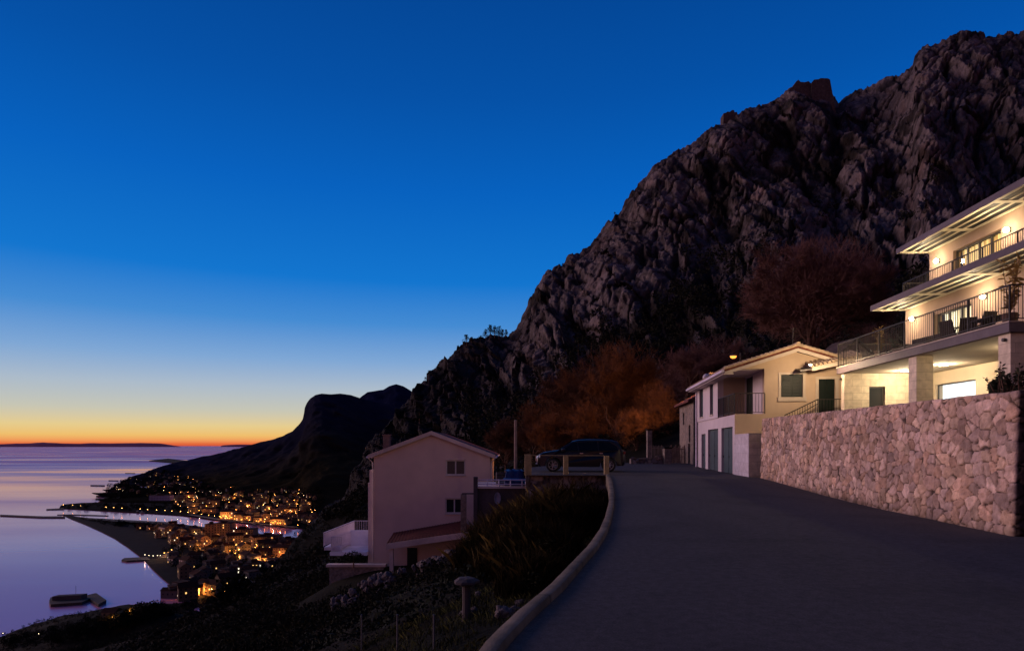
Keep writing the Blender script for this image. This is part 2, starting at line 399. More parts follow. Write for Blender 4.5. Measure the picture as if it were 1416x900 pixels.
# how far round from the afterglow one looks
hx = math.sin(math.radians(-24)); hy = math.cos(math.radians(-24))
dt = N.new('ShaderNodeVectorMath'); dt.operation = 'DOT_PRODUCT'; L.new(tc.outputs['Generated'], dt.inputs[0]); dt.inputs[1].default_value = (hx, hy, 0)
mr = N.new('ShaderNodeMapRange'); mr.interpolation_type = 'SMOOTHSTEP'; mr.inputs['From Min'].default_value = -.35; mr.inputs['From Max'].default_value = .45
L.new(dt.outputs['Value'], mr.inputs['Value'])
mx = N.new('ShaderNodeMix'); mx.data_type = 'RGBA'; L.new(mr.outputs[0], mx.inputs[0]); L.new(back, mx.inputs[6]); L.new(front, mx.inputs[7])
# a faint true dusk sky on top of it
sky = N.new('ShaderNodeTexSky'); sky.sky_type = 'NISHITA'; sky.sun_disc = False; sky.sun_elevation = math.radians(-3); sky.sun_rotation = math.radians(-24)
ms = N.new('ShaderNodeMix'); ms.data_type = 'RGBA'; ms.blend_type = 'ADD'; ms.inputs[0].default_value = .02
L.new(mx.outputs[2], ms.inputs[6]); L.new(sky.outputs[0], ms.inputs[7]); L.new(ms.outputs[2], bg.inputs['Color'])

sd = bpy.data.lights.new('afterglow', 'SUN'); sd.energy = 2.2; sd.angle = math.radians(44); sd.color = (1, .62, .62)
sun = bpy.data.objects.new('afterglow', sd); col.objects.link(sun)
dirv = Vector((math.sin(SUN_AZ) * math.cos(SUN_EL), math.cos(SUN_AZ) * math.cos(SUN_EL), math.sin(SUN_EL)))
sun.rotation_euler = dirv.to_track_quat('Z', 'Y').to_euler()

scene.view_settings.view_transform = 'Standard'; scene.view_settings.look = 'None'; scene.view_settings.exposure = 0; scene.view_settings.gamma = 1
scene.cycles.use_denoising = True; scene.cycles.max_bounces = 5; scene.cycles.diffuse_bounces = 3; scene.cycles.transparent_max_bounces = 12
scene.cycles.sample_clamp_indirect = 3; scene.cycles.use_light_tree = True; scene.cycles.caustics_reflective = False

# ================================================================== sea
m, N, L, b = _nodes('sea_water')
tc = N.new('ShaderNodeTexCoord')
def nz(scale, sx, sy, det=4, rough=.55):
    mp = N.new('ShaderNodeMapping'); mp.inputs['Scale'].default_value = (sx, sy, 1); mp.inputs['Rotation'].default_value = (0, 0, .18); L.new(tc.outputs['Object'], mp.inputs[0])
    n = N.new('ShaderNodeTexNoise'); n.inputs['Scale'].default_value = scale; n.inputs['Detail'].default_value = det; n.inputs['Roughness'].default_value = rough; L.new(mp.outputs[0], n.inputs['Vector']); return n.outputs['Fac']
streak = nz(1, 1 / 2600, 1 / 620, 5)
rr = N.new('ShaderNodeMapRange'); rr.inputs['From Min'].default_value = .36; rr.inputs['From Max'].default_value = .62; rr.inputs['To Min'].default_value = .03; rr.inputs['To Max'].default_value = .20
L.new(streak, rr.inputs['Value'])
fine = nz(1, 1 / 14, 1 / 5, 5)
bp = N.new('ShaderNodeBump'); bp.inputs['Strength'].default_value = .10; bp.inputs['Distance'].default_value = 1.0; L.new(fine, bp.inputs['Height'])
spx = N.new('ShaderNodeSeparateXYZ'); L.new(tc.outputs['Object'], spx.inputs[0])
rd = N.new('ShaderNodeMapRange'); rd.inputs['From Min'].default_value = 1400; rd.inputs['From Max'].default_value = 9000; rd.inputs['To Min'].default_value = 1; rd.inputs['To Max'].default_value = 4.6; L.new(spx.outputs[1], rd.inputs['Value'])
rm = N.new('ShaderNodeMath'); rm.operation = 'MULTIPLY'; L.new(rr.outputs[0], rm.inputs[0]); L.new(rd.outputs[0], rm.inputs[1])
gl = N.new('ShaderNodeBsdfGlossy'); L.new(rm.outputs[0], gl.inputs['Roughness']); L.new(bp.outputs[0], gl.inputs['Normal'])
cr = N.new('ShaderNodeMix'); cr.data_type = 'RGBA'; cr.inputs[6].default_value = (1.0, .68, .72, 1); cr.inputs[7].default_value = (.84, .54, .62, 1)
rc = N.new('ShaderNodeMapRange'); rc.inputs['From Min'].default_value = .4; rc.inputs['From Max'].default_value = .6; L.new(streak, rc.inputs['Value']); L.new(rc.outputs[0], cr.inputs[0])
L.new(cr.outputs[2], gl.inputs['Color'])
b.inputs['Base Color'].default_value = (.9, .33, .42, 1); b.inputs['Roughness'].default_value = .6; b.inputs['Specular IOR Level'].default_value = .0
lw = N.new('ShaderNodeFresnel'); lw.inputs['IOR'].default_value = 1.9
pw = N.new('ShaderNodeMapRange'); pw.inputs['From Min'].default_value = .0; pw.inputs['From Max'].default_value = .55; pw.inputs['To Max'].default_value = .74; L.new(lw.outputs[0], pw.inputs['Value'])
ms = N.new('ShaderNodeMixShader'); L.new(pw.outputs[0], ms.inputs[0]); L.new(b.outputs[0], ms.inputs[1]); L.new(gl.outputs[0], ms.inputs[2])
L.new(ms.outputs[0], N['Material Output'].inputs['Surface'])
mt['sea'] = m
R = 200000
tag(MB().quad((-R, -2000, SEA), (R, -2000, SEA), (R, R, SEA), (-R, R, SEA)).build('sea', mt['sea'], recalc=False), kind='structure')

# ================================================================== hillside below and around the road
LE = np.array([(-1.4, -14), (-.95, -4), (-.42, 3), (-.06, 5.07), (.157, 5.88), (.587, 7.24), (1.32, 10), (1.75, 11.9), (2.15, 14), (2.75, 17.5), (3.3, 21), (3.85, 25), (4.35, 29), (4.6, 31), (5.2, 40)], float)
def xe(Y): return np.interp(Y, LE[:, 1], LE[:, 0])
def zr(Y): return .22 * sstep(17, 28, Y)
SW = Frame((8.84, 11.5, 0), .105)          # the stone wall along the road

ctl = [(-1.0, -10, -.7), (-4, -10, -2.6), (-20, -10, -11), (-1.2, 4, -.55), (-3.5, 6, -1.9), (-2.2, 12, -1.9), (-1.2, 10, -1.35), (-6, 10, -4.0), (-12, 10, -7.6), (-3.5, 20, -3.4), (.2, 14, -1.3), (.9, 20, -1.5), (1.8, 26, -1.6),
       (0, 26, -2.8), (-3, 28, -4.6), (-8, 28, -7.2), (-15, 30, -11), (-30, 20, -18), (-6, 40, -6.7), (-1, 40, -5.9), (-9.5, 46, -6.9), (-2, 46, -6.4), (-12, 44, -7.6), (-14, 46, -9), (-20, 46, -12), (-6, 56, -7), (-13, 60, -9),
       (2, 34, -1.2), (1, 38, -1.6), (6, 34, -.3), (8, 42, -.3), (10, 22, -.5), (12, 10, -.5), (16, 26, 1.2), (12, 38, -.2), (25, 20, 4), (24, 42, 5), (28, 60, 9.4), (40, 30, 12), (60, 78, 11), (20, 60, 4.5), (6, 60, .2), (10, 80, 1.2),
       (0, 60, -2.5), (0, 95, -2.5), (-22, 100, -10), (-18, 120, -8), (-36, 170, -15), (-48, 200, -17), (-66, 220, -24), (-82, 250, -31), (-60, 300, -14), (-90, 300, -32),
       (-79, 230, -38), (-95, 240, -55), (-113, 250, -61), (-186, 330, -78), (-270, 400, -103), (-306, 400, -114), (-157, 200, -66), (-84, 186, -51), (-91, 183, -54), (-74, 190, -46.5), (-52, 111, -29), (-66, 140, -40), (-97, 285, -52), (-112, 205, -56), (-146, 300, -79), (-134, 300, -74), (-119, 300, -66), (-150, 345, -92), (-170, 400, -108), (-185, 300, -88), (-200, 150, -82), (-100, 100, -46), (-60, 60, -29), (-300, 250, -118), (-320, 330, -119), (-250, 100, -100), (-350, 180, -135),
       (-332, 422, -120), (-337, 468, -121), (-304, 500, -120.5), (-290, 556, -120), (-360, 520, -130), (-420, 400, -150), (-420, 200, -160), (-150, 400, -112), (-120, 480, -119), (-200, 560, -119.5), (-100, 620, -120), (-60, 400, -55), (60, 400, 20), (60, 620, 0), (60, 200, 25), (30, 130, 8), (-230, 480, -119)]
C = np.array(ctl, float)
def tps_fit(C, reg=.5):
    d = np.hypot(C[:, None, 0] - C[None, :, 0], C[:, None, 1] - C[None, :, 1]); K = d          # linear kernel: no overshoot
    n = len(C); A = np.zeros((n + 3, n + 3)); A[:n, :n] = K + np.eye(n) * .02; P = np.c_[np.ones(n), C[:, :2]]; A[:n, n:] = P; A[n:, :n] = P.T
    return np.linalg.solve(A, np.r_[C[:, 2], 0, 0, 0])
_w = tps_fit(C)
def hz(X, Y):
    X, Y = np.atleast_1d(np.asarray(X, float)), np.atleast_1d(np.asarray(Y, float))
    out = np.empty(len(X))
    for k in range(0, len(X), 20000):
        x, y = X[k:k + 20000], Y[k:k + 20000]
        d = np.hypot(x[:, None] - C[None, :, 0], y[:, None] - C[None, :, 1])
        out[k:k + 20000] = d @ _w[:len(C)] + _w[-3] + _w[-2] * x + _w[-1] * y
    # keep the ground under the road, the parking bay and the garages
    road = (X > xe(Y) - .30) & (X < 30) & (Y < 36)
    edge = np.clip((xe(Y) - .28 - X) / 1.2, 0, 1)
    lim = np.where(Y < 29.5, zr(Y) - .12 - edge * .75, 99)
    right = sstep(9, 13, X - .1 * (Y - 11)) 
    out = np.where((edge < 1) & (Y < 29.5) & (X < 12), np.minimum(out, lim), out)
    out = np.where((X > .2) & (X < 13) & (Y > 29.3) & (Y < 50), np.minimum(out, -.15), out)
    out = np.where((X > 8) & (X < 22) & (Y < 44), np.minimum(out, -.12), out)
    return out
xs = np.r_[np.linspace(-460, -62, 90), np.linspace(-60, -22, 60), np.linspace(-21.5, 22, 130), np.linspace(24, 130, 34)]
ys = np.r_[np.linspace(-14, 42, 150), np.linspace(43, 130, 80), np.linspace(134, 640, 110)]
XX, YY = np.meshgrid(xs, ys, indexing='ij')
hzv = hz(XX.ravel(), YY.ravel())
p3 = np.c_[XX.ravel(), YY.ravel(), hzv]
offr = np.clip((xe(YY.ravel()) - 1.0 - XX.ravel()) / 3, 0, 1) * (1 - sstep(-118, -112, -hzv) * 0)
far = sstep(40, 130, np.hypot(p3[:, 0], p3[:, 1]))
hb = np.exp(-(((p3[:, 0] + 7) / 9) ** 2 + ((p3[:, 1] - 46) / 10) ** 2))
p3[:, 2] += offr * (1 - hb) * (fbm(p3 / 2.2, 4, 3) * .28 + fbm(p3 / 9, 3, 5) * .7 + far * (fbm(p3 / 26, 3, 8) * 2.6 - 1.2))
n1 = fbm(p3 / 3.1, 4, 21); n2 = fbm(p3 / 11, 3, 22)
g = np.clip(.5 + n2 * 1.2, 0, 1)[:, None]
cols = (1 - g) * np.array([.032, .026, .018]) + g * np.array([.024, .026, .012])
cols = cols * (1 + .5 * n1[:, None]); cols = np.clip(cols, .003, 1) * .42 * (1 - .75 * far[:, None])
tag(mesh_np('hillside', p3, grid_faces(len(xs), len(ys)), mt['soil'], smooth=True, colors=cols), kind='structure')

# ------------------------------------------------------------------ road, a little crowned, with the low kerb on the drop side
yr = np.r_[np.linspace(-14, 32, 300), np.linspace(33, 47.5, 30)]
V = []
for y in yr:
    y = float(y)
    l = float(xe(y)) if y < 30.2 else (.70 if y < 40 else .7 + (y - 40) * .7)
    rgt = SW.onx(0, 708)[0] * 0 + 8.84 + .105 * (y - 11.5) + .3 if y < 27 else 11.5 + .11 * (y - 27)
    for k in range(25):
        t = k / 24; X = l + (rgt - l) * t
        V.append((X, y, float(zr(y)) + .03 * math.sin(math.pi * t) + (.10 * float(sstep(39, 44, y)))))
V = np.array(V); V[:, 2] += fbm(V / 2.5, 3, 40) * .012
tt_ = np.tile(np.arange(25) / 24, len(yr)); dust = np.exp(-tt_ / .035) + np.exp(-(1 - tt_) / .05)
pat = sstep(.05, .35, fbm(V / 1.9, 4, 41)) * .16 + sstep(.0, .3, fbm(V / np.array([1.1, 7, 1]), 3, 42)) * .12
cr_ = np.array([.076, .066, .061]) * (1 - pat)[:, None] + np.array([.07, .048, .03]) * (dust * (.5 + .5 * fbm(V / .7, 3, 43)))[:, None]
tag(mesh_np('road', V, grid_faces(len(yr), 25, True), mt['asphalt'], smooth=True, colors=np.clip(cr_, .01, 1)), kind='structure')
# kerb
yk = np.r_[np.linspace(-12, 29.9, 1500)]
prof = [(-.152, -.45), (-.15, .066), (-.143, .073), (-.022, .076), (-.012, .069), (0, -.06)]
V = []
for y in yk:
    x, z = float(xe(y)), float(zr(y)); e = 1e-2; tx = (float(xe(y + .3)) - float(xe(y - .3))) / .6; n = math.hypot(1, tx)
    for a, h in prof: V.append((x + a / n, y - a * tx / n, z + h))
V = np.array(V); V += np.c_[fbm(V / .35, 3, 50), fbm(V / .35, 3, 51), fbm(V / .5, 3, 52)] * .007
sk = np.repeat(yk, len(prof)); seam = np.exp(-(((sk % 1.9) - .95) / .016) ** 2); ck = np.array([.165, .125, .08]) * ((1 + .5 * fbm(V / .5, 4, 55) + .35 * fbm(V / 2.5, 2, 56)) * (1 - .75 * seam))[:, None]
k = tag(mesh_np('kerb', V, grid_faces(len(yk), len(prof), True), mt['kerb'], smooth=False, colors=np.clip(ck, .01, 1)), 'low worn concrete kerb curving along the drop side of the asphalt road', 'kerb')
# terrace of made ground behind the stone wall, and the forecourt in front of the cream house
tr = MB()
pl = [SW.w(.5, .4), SW.w(9, .4), SW.w(9, 17), SW.w(.5, 16.2)]
tr.prism([(p[0], p[1]) for p in pl], 'z', -.3, 2.3)
tag(tr.build('terrain', mt['soil']), kind='structure')

# ================================================================== the rock mountain
def interp_tab(tab, cols_):
    t = np.array(sorted(tab), float); return [lambda x, c=c: np.interp(x, t[:, 0], t[:, c]) for c in cols_]
ridge = [(432, 722), (440, 714), (452, 703), (470, 690), (484, 677), (487, 653), (500, 632), (515, 608), (537, 586), (553, 566), (563, 560), (575, 545), (585, 528), (592, 518), (600, 514), (612, 500), (620, 490), (630, 480), (640, 474), (655, 470), (665, 467), (680, 461), (690, 463), (697, 463), (703, 461), (710, 455), (720, 444), (728, 430), (738, 410), (745, 396), (752, 384), (758, 374), (770, 369), (782, 362), (790, 354), (800, 350), (815, 338), (828, 322), (835, 314), (850, 294), (857, 288), (870, 272), (882, 260), (893, 252), (905, 234), (918, 222), (930, 212), (945, 204), (960, 195), (975, 186), (985, 180), (1002, 175), (1020, 158), (1035, 152), (1060, 144), (1080, 136), (1093, 128), (1100, 124), (1148, 126), (1152, 134), (1160, 141), (1170, 133), (1180, 128), (1195, 124), (1210, 120), (1222, 112), (1235, 110), (1250, 101), (1262, 92), (1264, 82), (1275, 66), (1285, 63), (1300, 60), (1318, 52), (1340, 47), (1360, 49), (1380, 47), (1392, 42), (1416, 40), (1450, 30), (1600, 10)]
ridgeY = [(432, 260, 0), (500, 300, 0), (600, 360, 0), (700, 410, 0), (830, 440, 0), (950, 465, 0), (1100, 480, 0), (1160, 500, 0), (1270, 440, 0), (1416, 420, 0), (1600, 400, 0)]
foot = [(432, 726, 255), (460, 722, 235), (484, 718, 215), (520, 706, 190), (600, 684, 150), (700, 656, 122), (800, 640, 108), (900, 622, 100), (1000, 596, 92), (1100, 560, 86), (1200, 530, 82), (1416, 505, 78), (1600, 500, 76)]
f_ry = interp_tab(ridge, [1])[0]; f_rY = interp_tab(ridgeY, [1])[0]; f_fy, f_fY = interp_tab(foot, [1, 2])
def mt_at(px, t):
    """a point on the smooth mountain face: t = 0 at the foot, 1 on the ridge"""
    px, t = np.asarray(px, float), np.asarray(t, float)
    y = f_fy(px) + (f_ry(px) - f_fy(px)) * t
    Y = f_fY(px) + (f_rY(px) - f_fY(px)) * (.75 * t ** 1.15 + .25 * (t + .07 * np.sin(t * 14 + px * .01)))
    return np.c_[(px - CX) / FO * Y, Y, EYE + (HY - y) / FO * Y]
NU, NV = 820, 440
pu = np.linspace(432, 1600, NU); tv = np.linspace(0, 1, NV)
PU, TV = np.meshgrid(pu, tv, indexing='ij'); PU, TV = PU.ravel(), TV.ravel()
P = mt_at(PU, TV)
s_ = (PU - 900) * .48                        # metres along the face
sharp = lambda n: 1 - 2 * np.abs(n) ** .8
wq = np.c_[fbm(P / 45, 3, 60), fbm(P / 45, 3, 61), fbm(P / 45, 3, 62)] * 11
wf = np.c_[fbm(P / 13, 2, 63), fbm(P / 13, 2, 64), fbm(P / 13, 2, 65)] * 3.2
sl = s_ + .40 * P[:, 2]                       # the ribs lean to the right as they climb
r1 = ridged((np.c_[sl, P[:, 2], P[:, 1] * .4] + wq) / np.array([66, 190, 190]), 3, 70)
r2 = ridged((np.c_[s_ + .22 * P[:, 2], P[:, 2], P[:, 1] * .5] + wq) / np.array([21, 62, 60]), 3, 75)
def slabs(a, z, wa, wz, seed):
    e, bid, oa, oz = cells(a * .3 / wa, z * .3 / wz, .3, .3, seed)
    off = rid(bid, 1) - .5; tl = oa * (rid(bid, 2) - .35) * 1.3 + oz * (rid(bid, 3) - .5)
    return e, off, tl, rid(bid, 4)
wz_ = fbm(P / 20, 3, 66) * 7
eA, oA, tA, cA = slabs(sl + wq[:, 0] + wf[:, 0], P[:, 2] + wz_, 22, 66, 101)
eB, oB, tB, cB = slabs(s_ + .62 * P[:, 2] + wq[:, 1] * .8 + wf[:, 1], P[:, 2] * .9 - .2 * s_ + wz_ * .7, 7.6, 22, 102)
eC, oC, tC, cC = slabs(s_ + .25 * P[:, 2] + wf[:, 2] * 1.2, P[:, 2] - .35 * s_ + wf[:, 0], 3.0, 7.5, 103)
r5 = ridged((np.c_[s_ - .3 * P[:, 2], P[:, 2], P[:, 1]] + wf * 1.3) / np.array([4.2, 8, 6]), 3, 82)
n4 = fbm(P / 1.7, 3, 85)
bed = ridged((np.c_[s_ * .5, P[:, 2] - .25 * s_, P[:, 1]] + wq * 1.4) / np.array([90, 17, 120]), 2, 84)   # ledges
u_ = s_ * .80 - P[:, 2] * .60; v_ = s_ * .60 + P[:, 2] * .80
strata = ridged((np.c_[u_, v_, P[:, 1]] + wq * .55 + wf * .25) / np.array([10.5, 130, 120]), 2, 88); stc = sstep(.62, .93, strata)
u2 = s_ * .95 + P[:, 2] * .18; fis = sstep(.72, .95, ridged((np.c_[u2, P[:, 2], P[:, 1]] + wq * .8 + wf * .3) / np.array([26, 150, 150]), 2, 89))
steep = sstep(.10, .34, TV)
amp = (.25 + .75 * steep) * np.clip((1.02 - TV) * 9, .30, 1) * np.clip((PU - 425) / 90, .15, 1)
hgt = r1 * 15 + r2 * 5 + oA * 6.5 + tA * 6.5 + oB * 1.9 + tB * 2.3 + oC * .7 + tC * .8 + r5 * .7 - stc * 2.6 - fis * 4.5 + bed * 2.6 + n4 * .45 - 9
r3 = 2 * (oB + tB) + .6 * oC
nd = np.array([-.50, -.84, .22])
P = P + nd * (hgt * amp)[:, None]
rough_top = np.exp(-(1 - TV) / .06)
P[:, 2] += (r3 * 1.3 + r5 * 1.1) * amp + rough_top * (r3 * .7 + fbm(np.c_[PU / 5., PU * 0, PU * 0], 3, 99) * 1.6)
vegn = fbm(np.c_[sl / 30, P[:, 2] / 30, P[:, 1] / 60], 4, 90)
low = sstep(.42, .12, TV)
band = np.exp(-((PU - 950) / 120) ** 2 - ((TV - .42) / .13) ** 2) + .9 * np.exp(-((PU - 820) / 90) ** 2 - ((TV - .36) / .1) ** 2) + .8 * np.exp(-((PU - 1070) / 130) ** 2 - ((TV - .82) / .12) ** 2) + .9 * np.exp(-((PU - 660) / 60) ** 2 - ((TV - .5) / .15) ** 2) + .7 * np.exp(-((PU - 760) / 40) ** 2 - ((TV - .93) / .06) ** 2)
veg = np.clip(sstep(.06, .34, vegn + .62 * band + .5 * low - .02 - r2 * .22 - bed * .10 + .12 * (1 - sstep(0, .2, eA))), 0, 1)
crack = (.36 + .64 * sstep(.0, .09, eA)) * (.48 + .52 * sstep(.0, .10, eB)) * (.80 + .20 * sstep(.0, .13, eC)) * (1 - .62 * stc) * (1 - .7 * fis)
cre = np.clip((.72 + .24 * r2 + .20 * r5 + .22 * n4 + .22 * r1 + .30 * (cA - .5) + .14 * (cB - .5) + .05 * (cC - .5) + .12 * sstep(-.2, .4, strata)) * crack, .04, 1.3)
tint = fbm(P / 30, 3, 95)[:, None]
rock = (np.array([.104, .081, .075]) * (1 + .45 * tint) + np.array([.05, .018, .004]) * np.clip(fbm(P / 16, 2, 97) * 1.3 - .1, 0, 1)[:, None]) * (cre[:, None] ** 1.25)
rock *= (.17 + .83 * sstep(540, 840, PU))[:, None]  # shade on the left spur, painted into the rock colour
vc = np.array([.019, .0145, .011]) * (1 + .6 * n4[:, None])
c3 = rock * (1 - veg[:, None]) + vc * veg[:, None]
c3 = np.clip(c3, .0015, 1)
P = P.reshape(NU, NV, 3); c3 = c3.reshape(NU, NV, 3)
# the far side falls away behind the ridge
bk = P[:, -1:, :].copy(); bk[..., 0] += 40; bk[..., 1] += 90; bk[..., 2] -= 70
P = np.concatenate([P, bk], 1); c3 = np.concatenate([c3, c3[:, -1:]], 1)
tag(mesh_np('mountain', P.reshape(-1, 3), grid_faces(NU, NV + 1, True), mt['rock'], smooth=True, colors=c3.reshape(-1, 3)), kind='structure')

# ================================================================== the next headland and the one behind it
def range_mesh(name, rt, ft, px0, px1, nu, nv, amp_, base, seed, mat, sc):
    ry = interp_tab(rt, [1, 2]); fy = interp_tab(ft, [1, 2])
    pu = np.linspace(px0, px1, nu); tv = np.linspace(0, 1, nv); PU, TV = np.meshgrid(pu, tv, indexing='ij'); PU, TV = PU.ravel(), TV.ravel()
    y = fy[0](PU) + (ry[0](PU) - fy[0](PU)) * TV; Y = fy[1](PU) + (ry[1](PU) - fy[1](PU)) * TV ** 1.1
    Y = np.where(y > 617, np.minimum(Y, 118.9 * FO / np.maximum(y - 616, 1)), Y)
    P = np.c_[(PU - CX) / FO * Y, Y, EYE + (HY - y) / FO * Y]
    r = ridged(P / np.array([sc, sc, sc * .8]), 4, seed); n = fbm(P / (sc * .25), 3, seed + 9)
    a = np.clip((1.03 - TV) * 7, .1, 1) * sstep(.06, .35, TV)
    P = P + np.array([-.3, -.9, .2]) * ((r * amp_ - amp_ * .4 + n * amp_ * .3) * a)[:, None]
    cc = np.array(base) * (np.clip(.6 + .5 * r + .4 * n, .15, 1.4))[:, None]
    hz_ = sstep(.35, 1, TV)[:, None]; cc = cc * (1 - .6*hz_) + np.array([.011, .014, .042]) * .6*hz_  # bluish aerial haze painted into the colour towards the ridge
    P = P.reshape(nu, nv, 3); cc = np.clip(cc, .001, 1).reshape(nu, nv, 3); bk = P[:, -1:].copy(); bk[..., 1] += 300; bk[..., 2] -= 200
    P = np.concatenate([P, bk], 1); cc = np.concatenate([cc, cc[:, -1:]], 1)
    return tag(mesh_np(name, P.reshape(-1, 3), grid_faces(nu, nv + 1, True), mat, smooth=True, colors=cc.reshape(-1, 3)), kind='structure')
mid_r = [(138, 686, 1620), (146, 680, 1700), (152, 675, 1800), (165, 668, 2050), (178, 661, 2350), (190, 656, 2600), (205, 651, 2900), (220, 646, 3100), (235, 641, 3200), (250, 638, 3300), (280, 631, 3200), (310, 625, 3000), (340, 617, 2800), (370, 609, 2600), (390, 602, 2450), (405, 596, 2380), (414, 588, 2320), (419, 578, 2280), (421, 566, 2250), (425, 557, 2220), (430, 551, 2200), (436, 546, 2200), (445, 544, 2200), (458, 545, 2220), (470, 544, 2250), (485, 546, 2300), (500, 551, 2350), (520, 556, 2400), (560, 562, 2400), (640, 570, 2400)]
mid_f = [(138, 693, 1460), (200, 694, 1420), (300, 697, 1340), (400, 702, 1260), (500, 706, 1200), (640, 710, 1150)]
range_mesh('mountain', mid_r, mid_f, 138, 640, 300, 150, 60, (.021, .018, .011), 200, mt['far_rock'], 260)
far_r = [(470, 566, 3300), (490, 556, 3300), (500, 548, 3300), (508, 542, 3300), (520, 540, 3300), (530, 539, 3300), (538, 534, 3300), (548, 531, 3300), (558, 534, 3300), (568, 540, 3300), (580, 550, 3300), (640, 560, 3300)]
far_f = [(470, 625, 2700), (640, 640, 2700)]
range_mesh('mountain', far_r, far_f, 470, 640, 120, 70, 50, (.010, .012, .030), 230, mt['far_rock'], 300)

# low ground: the town flat on both banks, beaches, jetties
def poly_sheet(name, pts, z, mat, kind='structure', depth=4):
    mb = MB(); mb.prism([(p[0], p[1]) for p in pts], 'z', z - depth, z); return tag(mb.build(name, mat), kind=kind)
G = lambda px, py: on_z(px, py, SEA)[:2]
BEACH = [G(*p) for p in [(240, 812), (225, 800), (212, 788), (203, 778), (192, 768), (176, 756), (158, 744), (140, 735), (118, 725), (100, 718), (88, 712.5)]]
BANK_S = [G(*p) for p in [(86, 711.3), (105, 714.5), (130, 718.3), (160, 720.5), (200, 722.3), (250, 726), (290, 730), (350, 737.5), (400, 744), (425, 749)]]
south = BEACH + BANK_S + [(-150, 740), (-40, 600), (-60, 430), (-180, 420)]
poly_sheet('terrain', south, -118.9, mt['beach'])
inner = [(BEACH[i][0] * .82 - 10 * 0, BEACH[i][1] * 1.02) for i in range(0, len(BEACH) - 2)] + [(x * .985, y * .985) for x, y in BANK_S[1:]] + [(-150, 730), (-45, 600), (-70, 440), (-160, 470)]
poly_sheet('town_ground', inner, -118.4, mt['quay'], depth=.5)
BANK_N = [G(*p) for p in [(82, 703), (120, 705), (160, 707.5), (200, 709.5), (250, 712.8), (300, 719), (350, 724), (410, 730), (440, 735)]]
north = BANK_N + [(-100, 800), (0, 1200), (-300, 1700), (-900, 2200)] + [G(*p) for p in [(138, 682), (144, 687), (146, 692), (140, 695), (110, 696), (92, 697.5), (84, 699.5)]]
poly_sheet('terrain', north, -118.6, mt['town_ground'])
# far point of the coast and the islands on the horizon
cp = MB()
a_, b_, c_, d_ = G(206, 637.5), G(245, 641), G(262, 638), G(232, 634.6)
cp.prism([a_, b_, c_, d_], 'z', SEA - 3, SEA + 6)
tag(cp.build('terrain', mt['beach']), kind='structure')
isl = np.array([(-700, -5), (-560, 3), (-400, 4.4), (-200, 3), (-60, 2.4), (0, 2.2), (20, 3.0), (40, 3.3), (58, 4.6), (72, 4.0), (90, 3.1), (110, 2.8), (125, 3.6), (150, 3.2), (175, 3.6), (200, 3.8), (222, 3.2), (236, 1.0), (246, -.5), (254, -2.5)])
px = np.linspace(-700, 254, 400); hh = np.interp(px, isl[:, 0], isl[:, 1]) + .35 * fbm(np.c_[px / 9, px * 0, px * 0], 3, 300)
D = 62000.; V = []
for a, h in zip(px, hh):
    V += [((a - CX) / FO * D, D, SEA - 5), ((a - CX) / FO * (D + 300), D + 300, SEA + 119 + h * D / FO), ((a - CX) / FO * (D + 2500), D + 2500, SEA - 5)]
mt['isle'] = M('distant_island', (.36, .16, .22), 1, .05, .001, 0, spec=0)
tag(mesh_np('hills', V, grid_faces(len(px), 3, True), mt['isle']), kind='structure')
px = np.linspace(285, 345, 40); V = []
for a in px:
    h = 1.6 * math.sin(math.pi * (a - 285) / 60) ** .6
    V += [((a - CX) / FO * D, D + 3000, SEA - 5), ((a - CX) / FO * D, D + 3300, SEA + 129 + h * D / FO), ((a - CX) / FO * D, D + 6000, SEA - 5)]
tag(mesh_np('hills', V, grid_faces(len(px), 3, True), mt['isle']), kind='structure')
# ================================================================== stone retaining wall with real stones
PAL = np.array([(.40, .33, .31), (.46, .37, .34), (.34, .27, .26), (.42, .32, .25), (.30, .25, .26), (.50, .42, .41), (.40, .28, .22), (.28, .21, .19), (.44, .36, .30)])
def stone_skin(frame, path, L0, z0f, z1f, du, nz_, seed, dark=None, sa=.27, sz=.24):
    """path(s) -> local x, y, normal(x, y); stones stand proud of the joints"""
    ns = int(L0 / du) + 1; S = np.linspace(0, L0, ns); T = np.linspace(0, 1, nz_)
    SS, TT = np.meshgrid(S, T, indexing='ij'); SS, TT = SS.ravel(), TT.ravel()
    x, y, nx, ny = path(SS); z = z0f(SS) + (z1f(SS) - z0f(SS)) * TT
    e, bid, oa, oz = cells(SS, z, sa, sz, seed)
    bump_ = sstep(.01, .09, e); prd = .5 + .5 * rid(bid, 1)
    tilt = (oa * (rid(bid, 2) - .5) + oz * (rid(bid, 3) - .5)) * .065
    pp = np.c_[SS, z, SS * 0 + seed]
    d = bump_ * (.018 + .024 * prd + tilt) + fbm(pp / .13, 4, seed + 3) * .034 * bump_ + ridged(pp / .09, 3, seed + 5) * .010
    top = sstep(1.0, .985, TT); d = d * (.35 + .65 * top)
    lx, ly = x + nx * d, y + ny * d
    bat = (z + .1) * .035
    wx, wy = frame.O[0] + (lx + bat) * frame.v[0] + ly * frame.u[0], frame.O[1] + (lx + bat) * frame.v[1] + ly * frame.u[1]
    ci = (rid(bid, 5) * len(PAL)).astype(int) % len(PAL)
    c = (PAL[ci] * .6 + PAL.mean(0) * .4) * np.array([1.48, 1.27, 1.06]) * (.58 + .6 * rid(bid, 6))[:, None] * (1 + .45 * fbm(pp / .16, 4, seed + 9))[:, None]
    c = c * (.12 + .88 * sstep(.012, .10, e))[:, None]
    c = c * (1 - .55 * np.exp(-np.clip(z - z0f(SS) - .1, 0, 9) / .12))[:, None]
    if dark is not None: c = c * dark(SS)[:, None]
    return np.c_[wx, wy, z], (ns, nz_), np.clip(c, .01, 1)
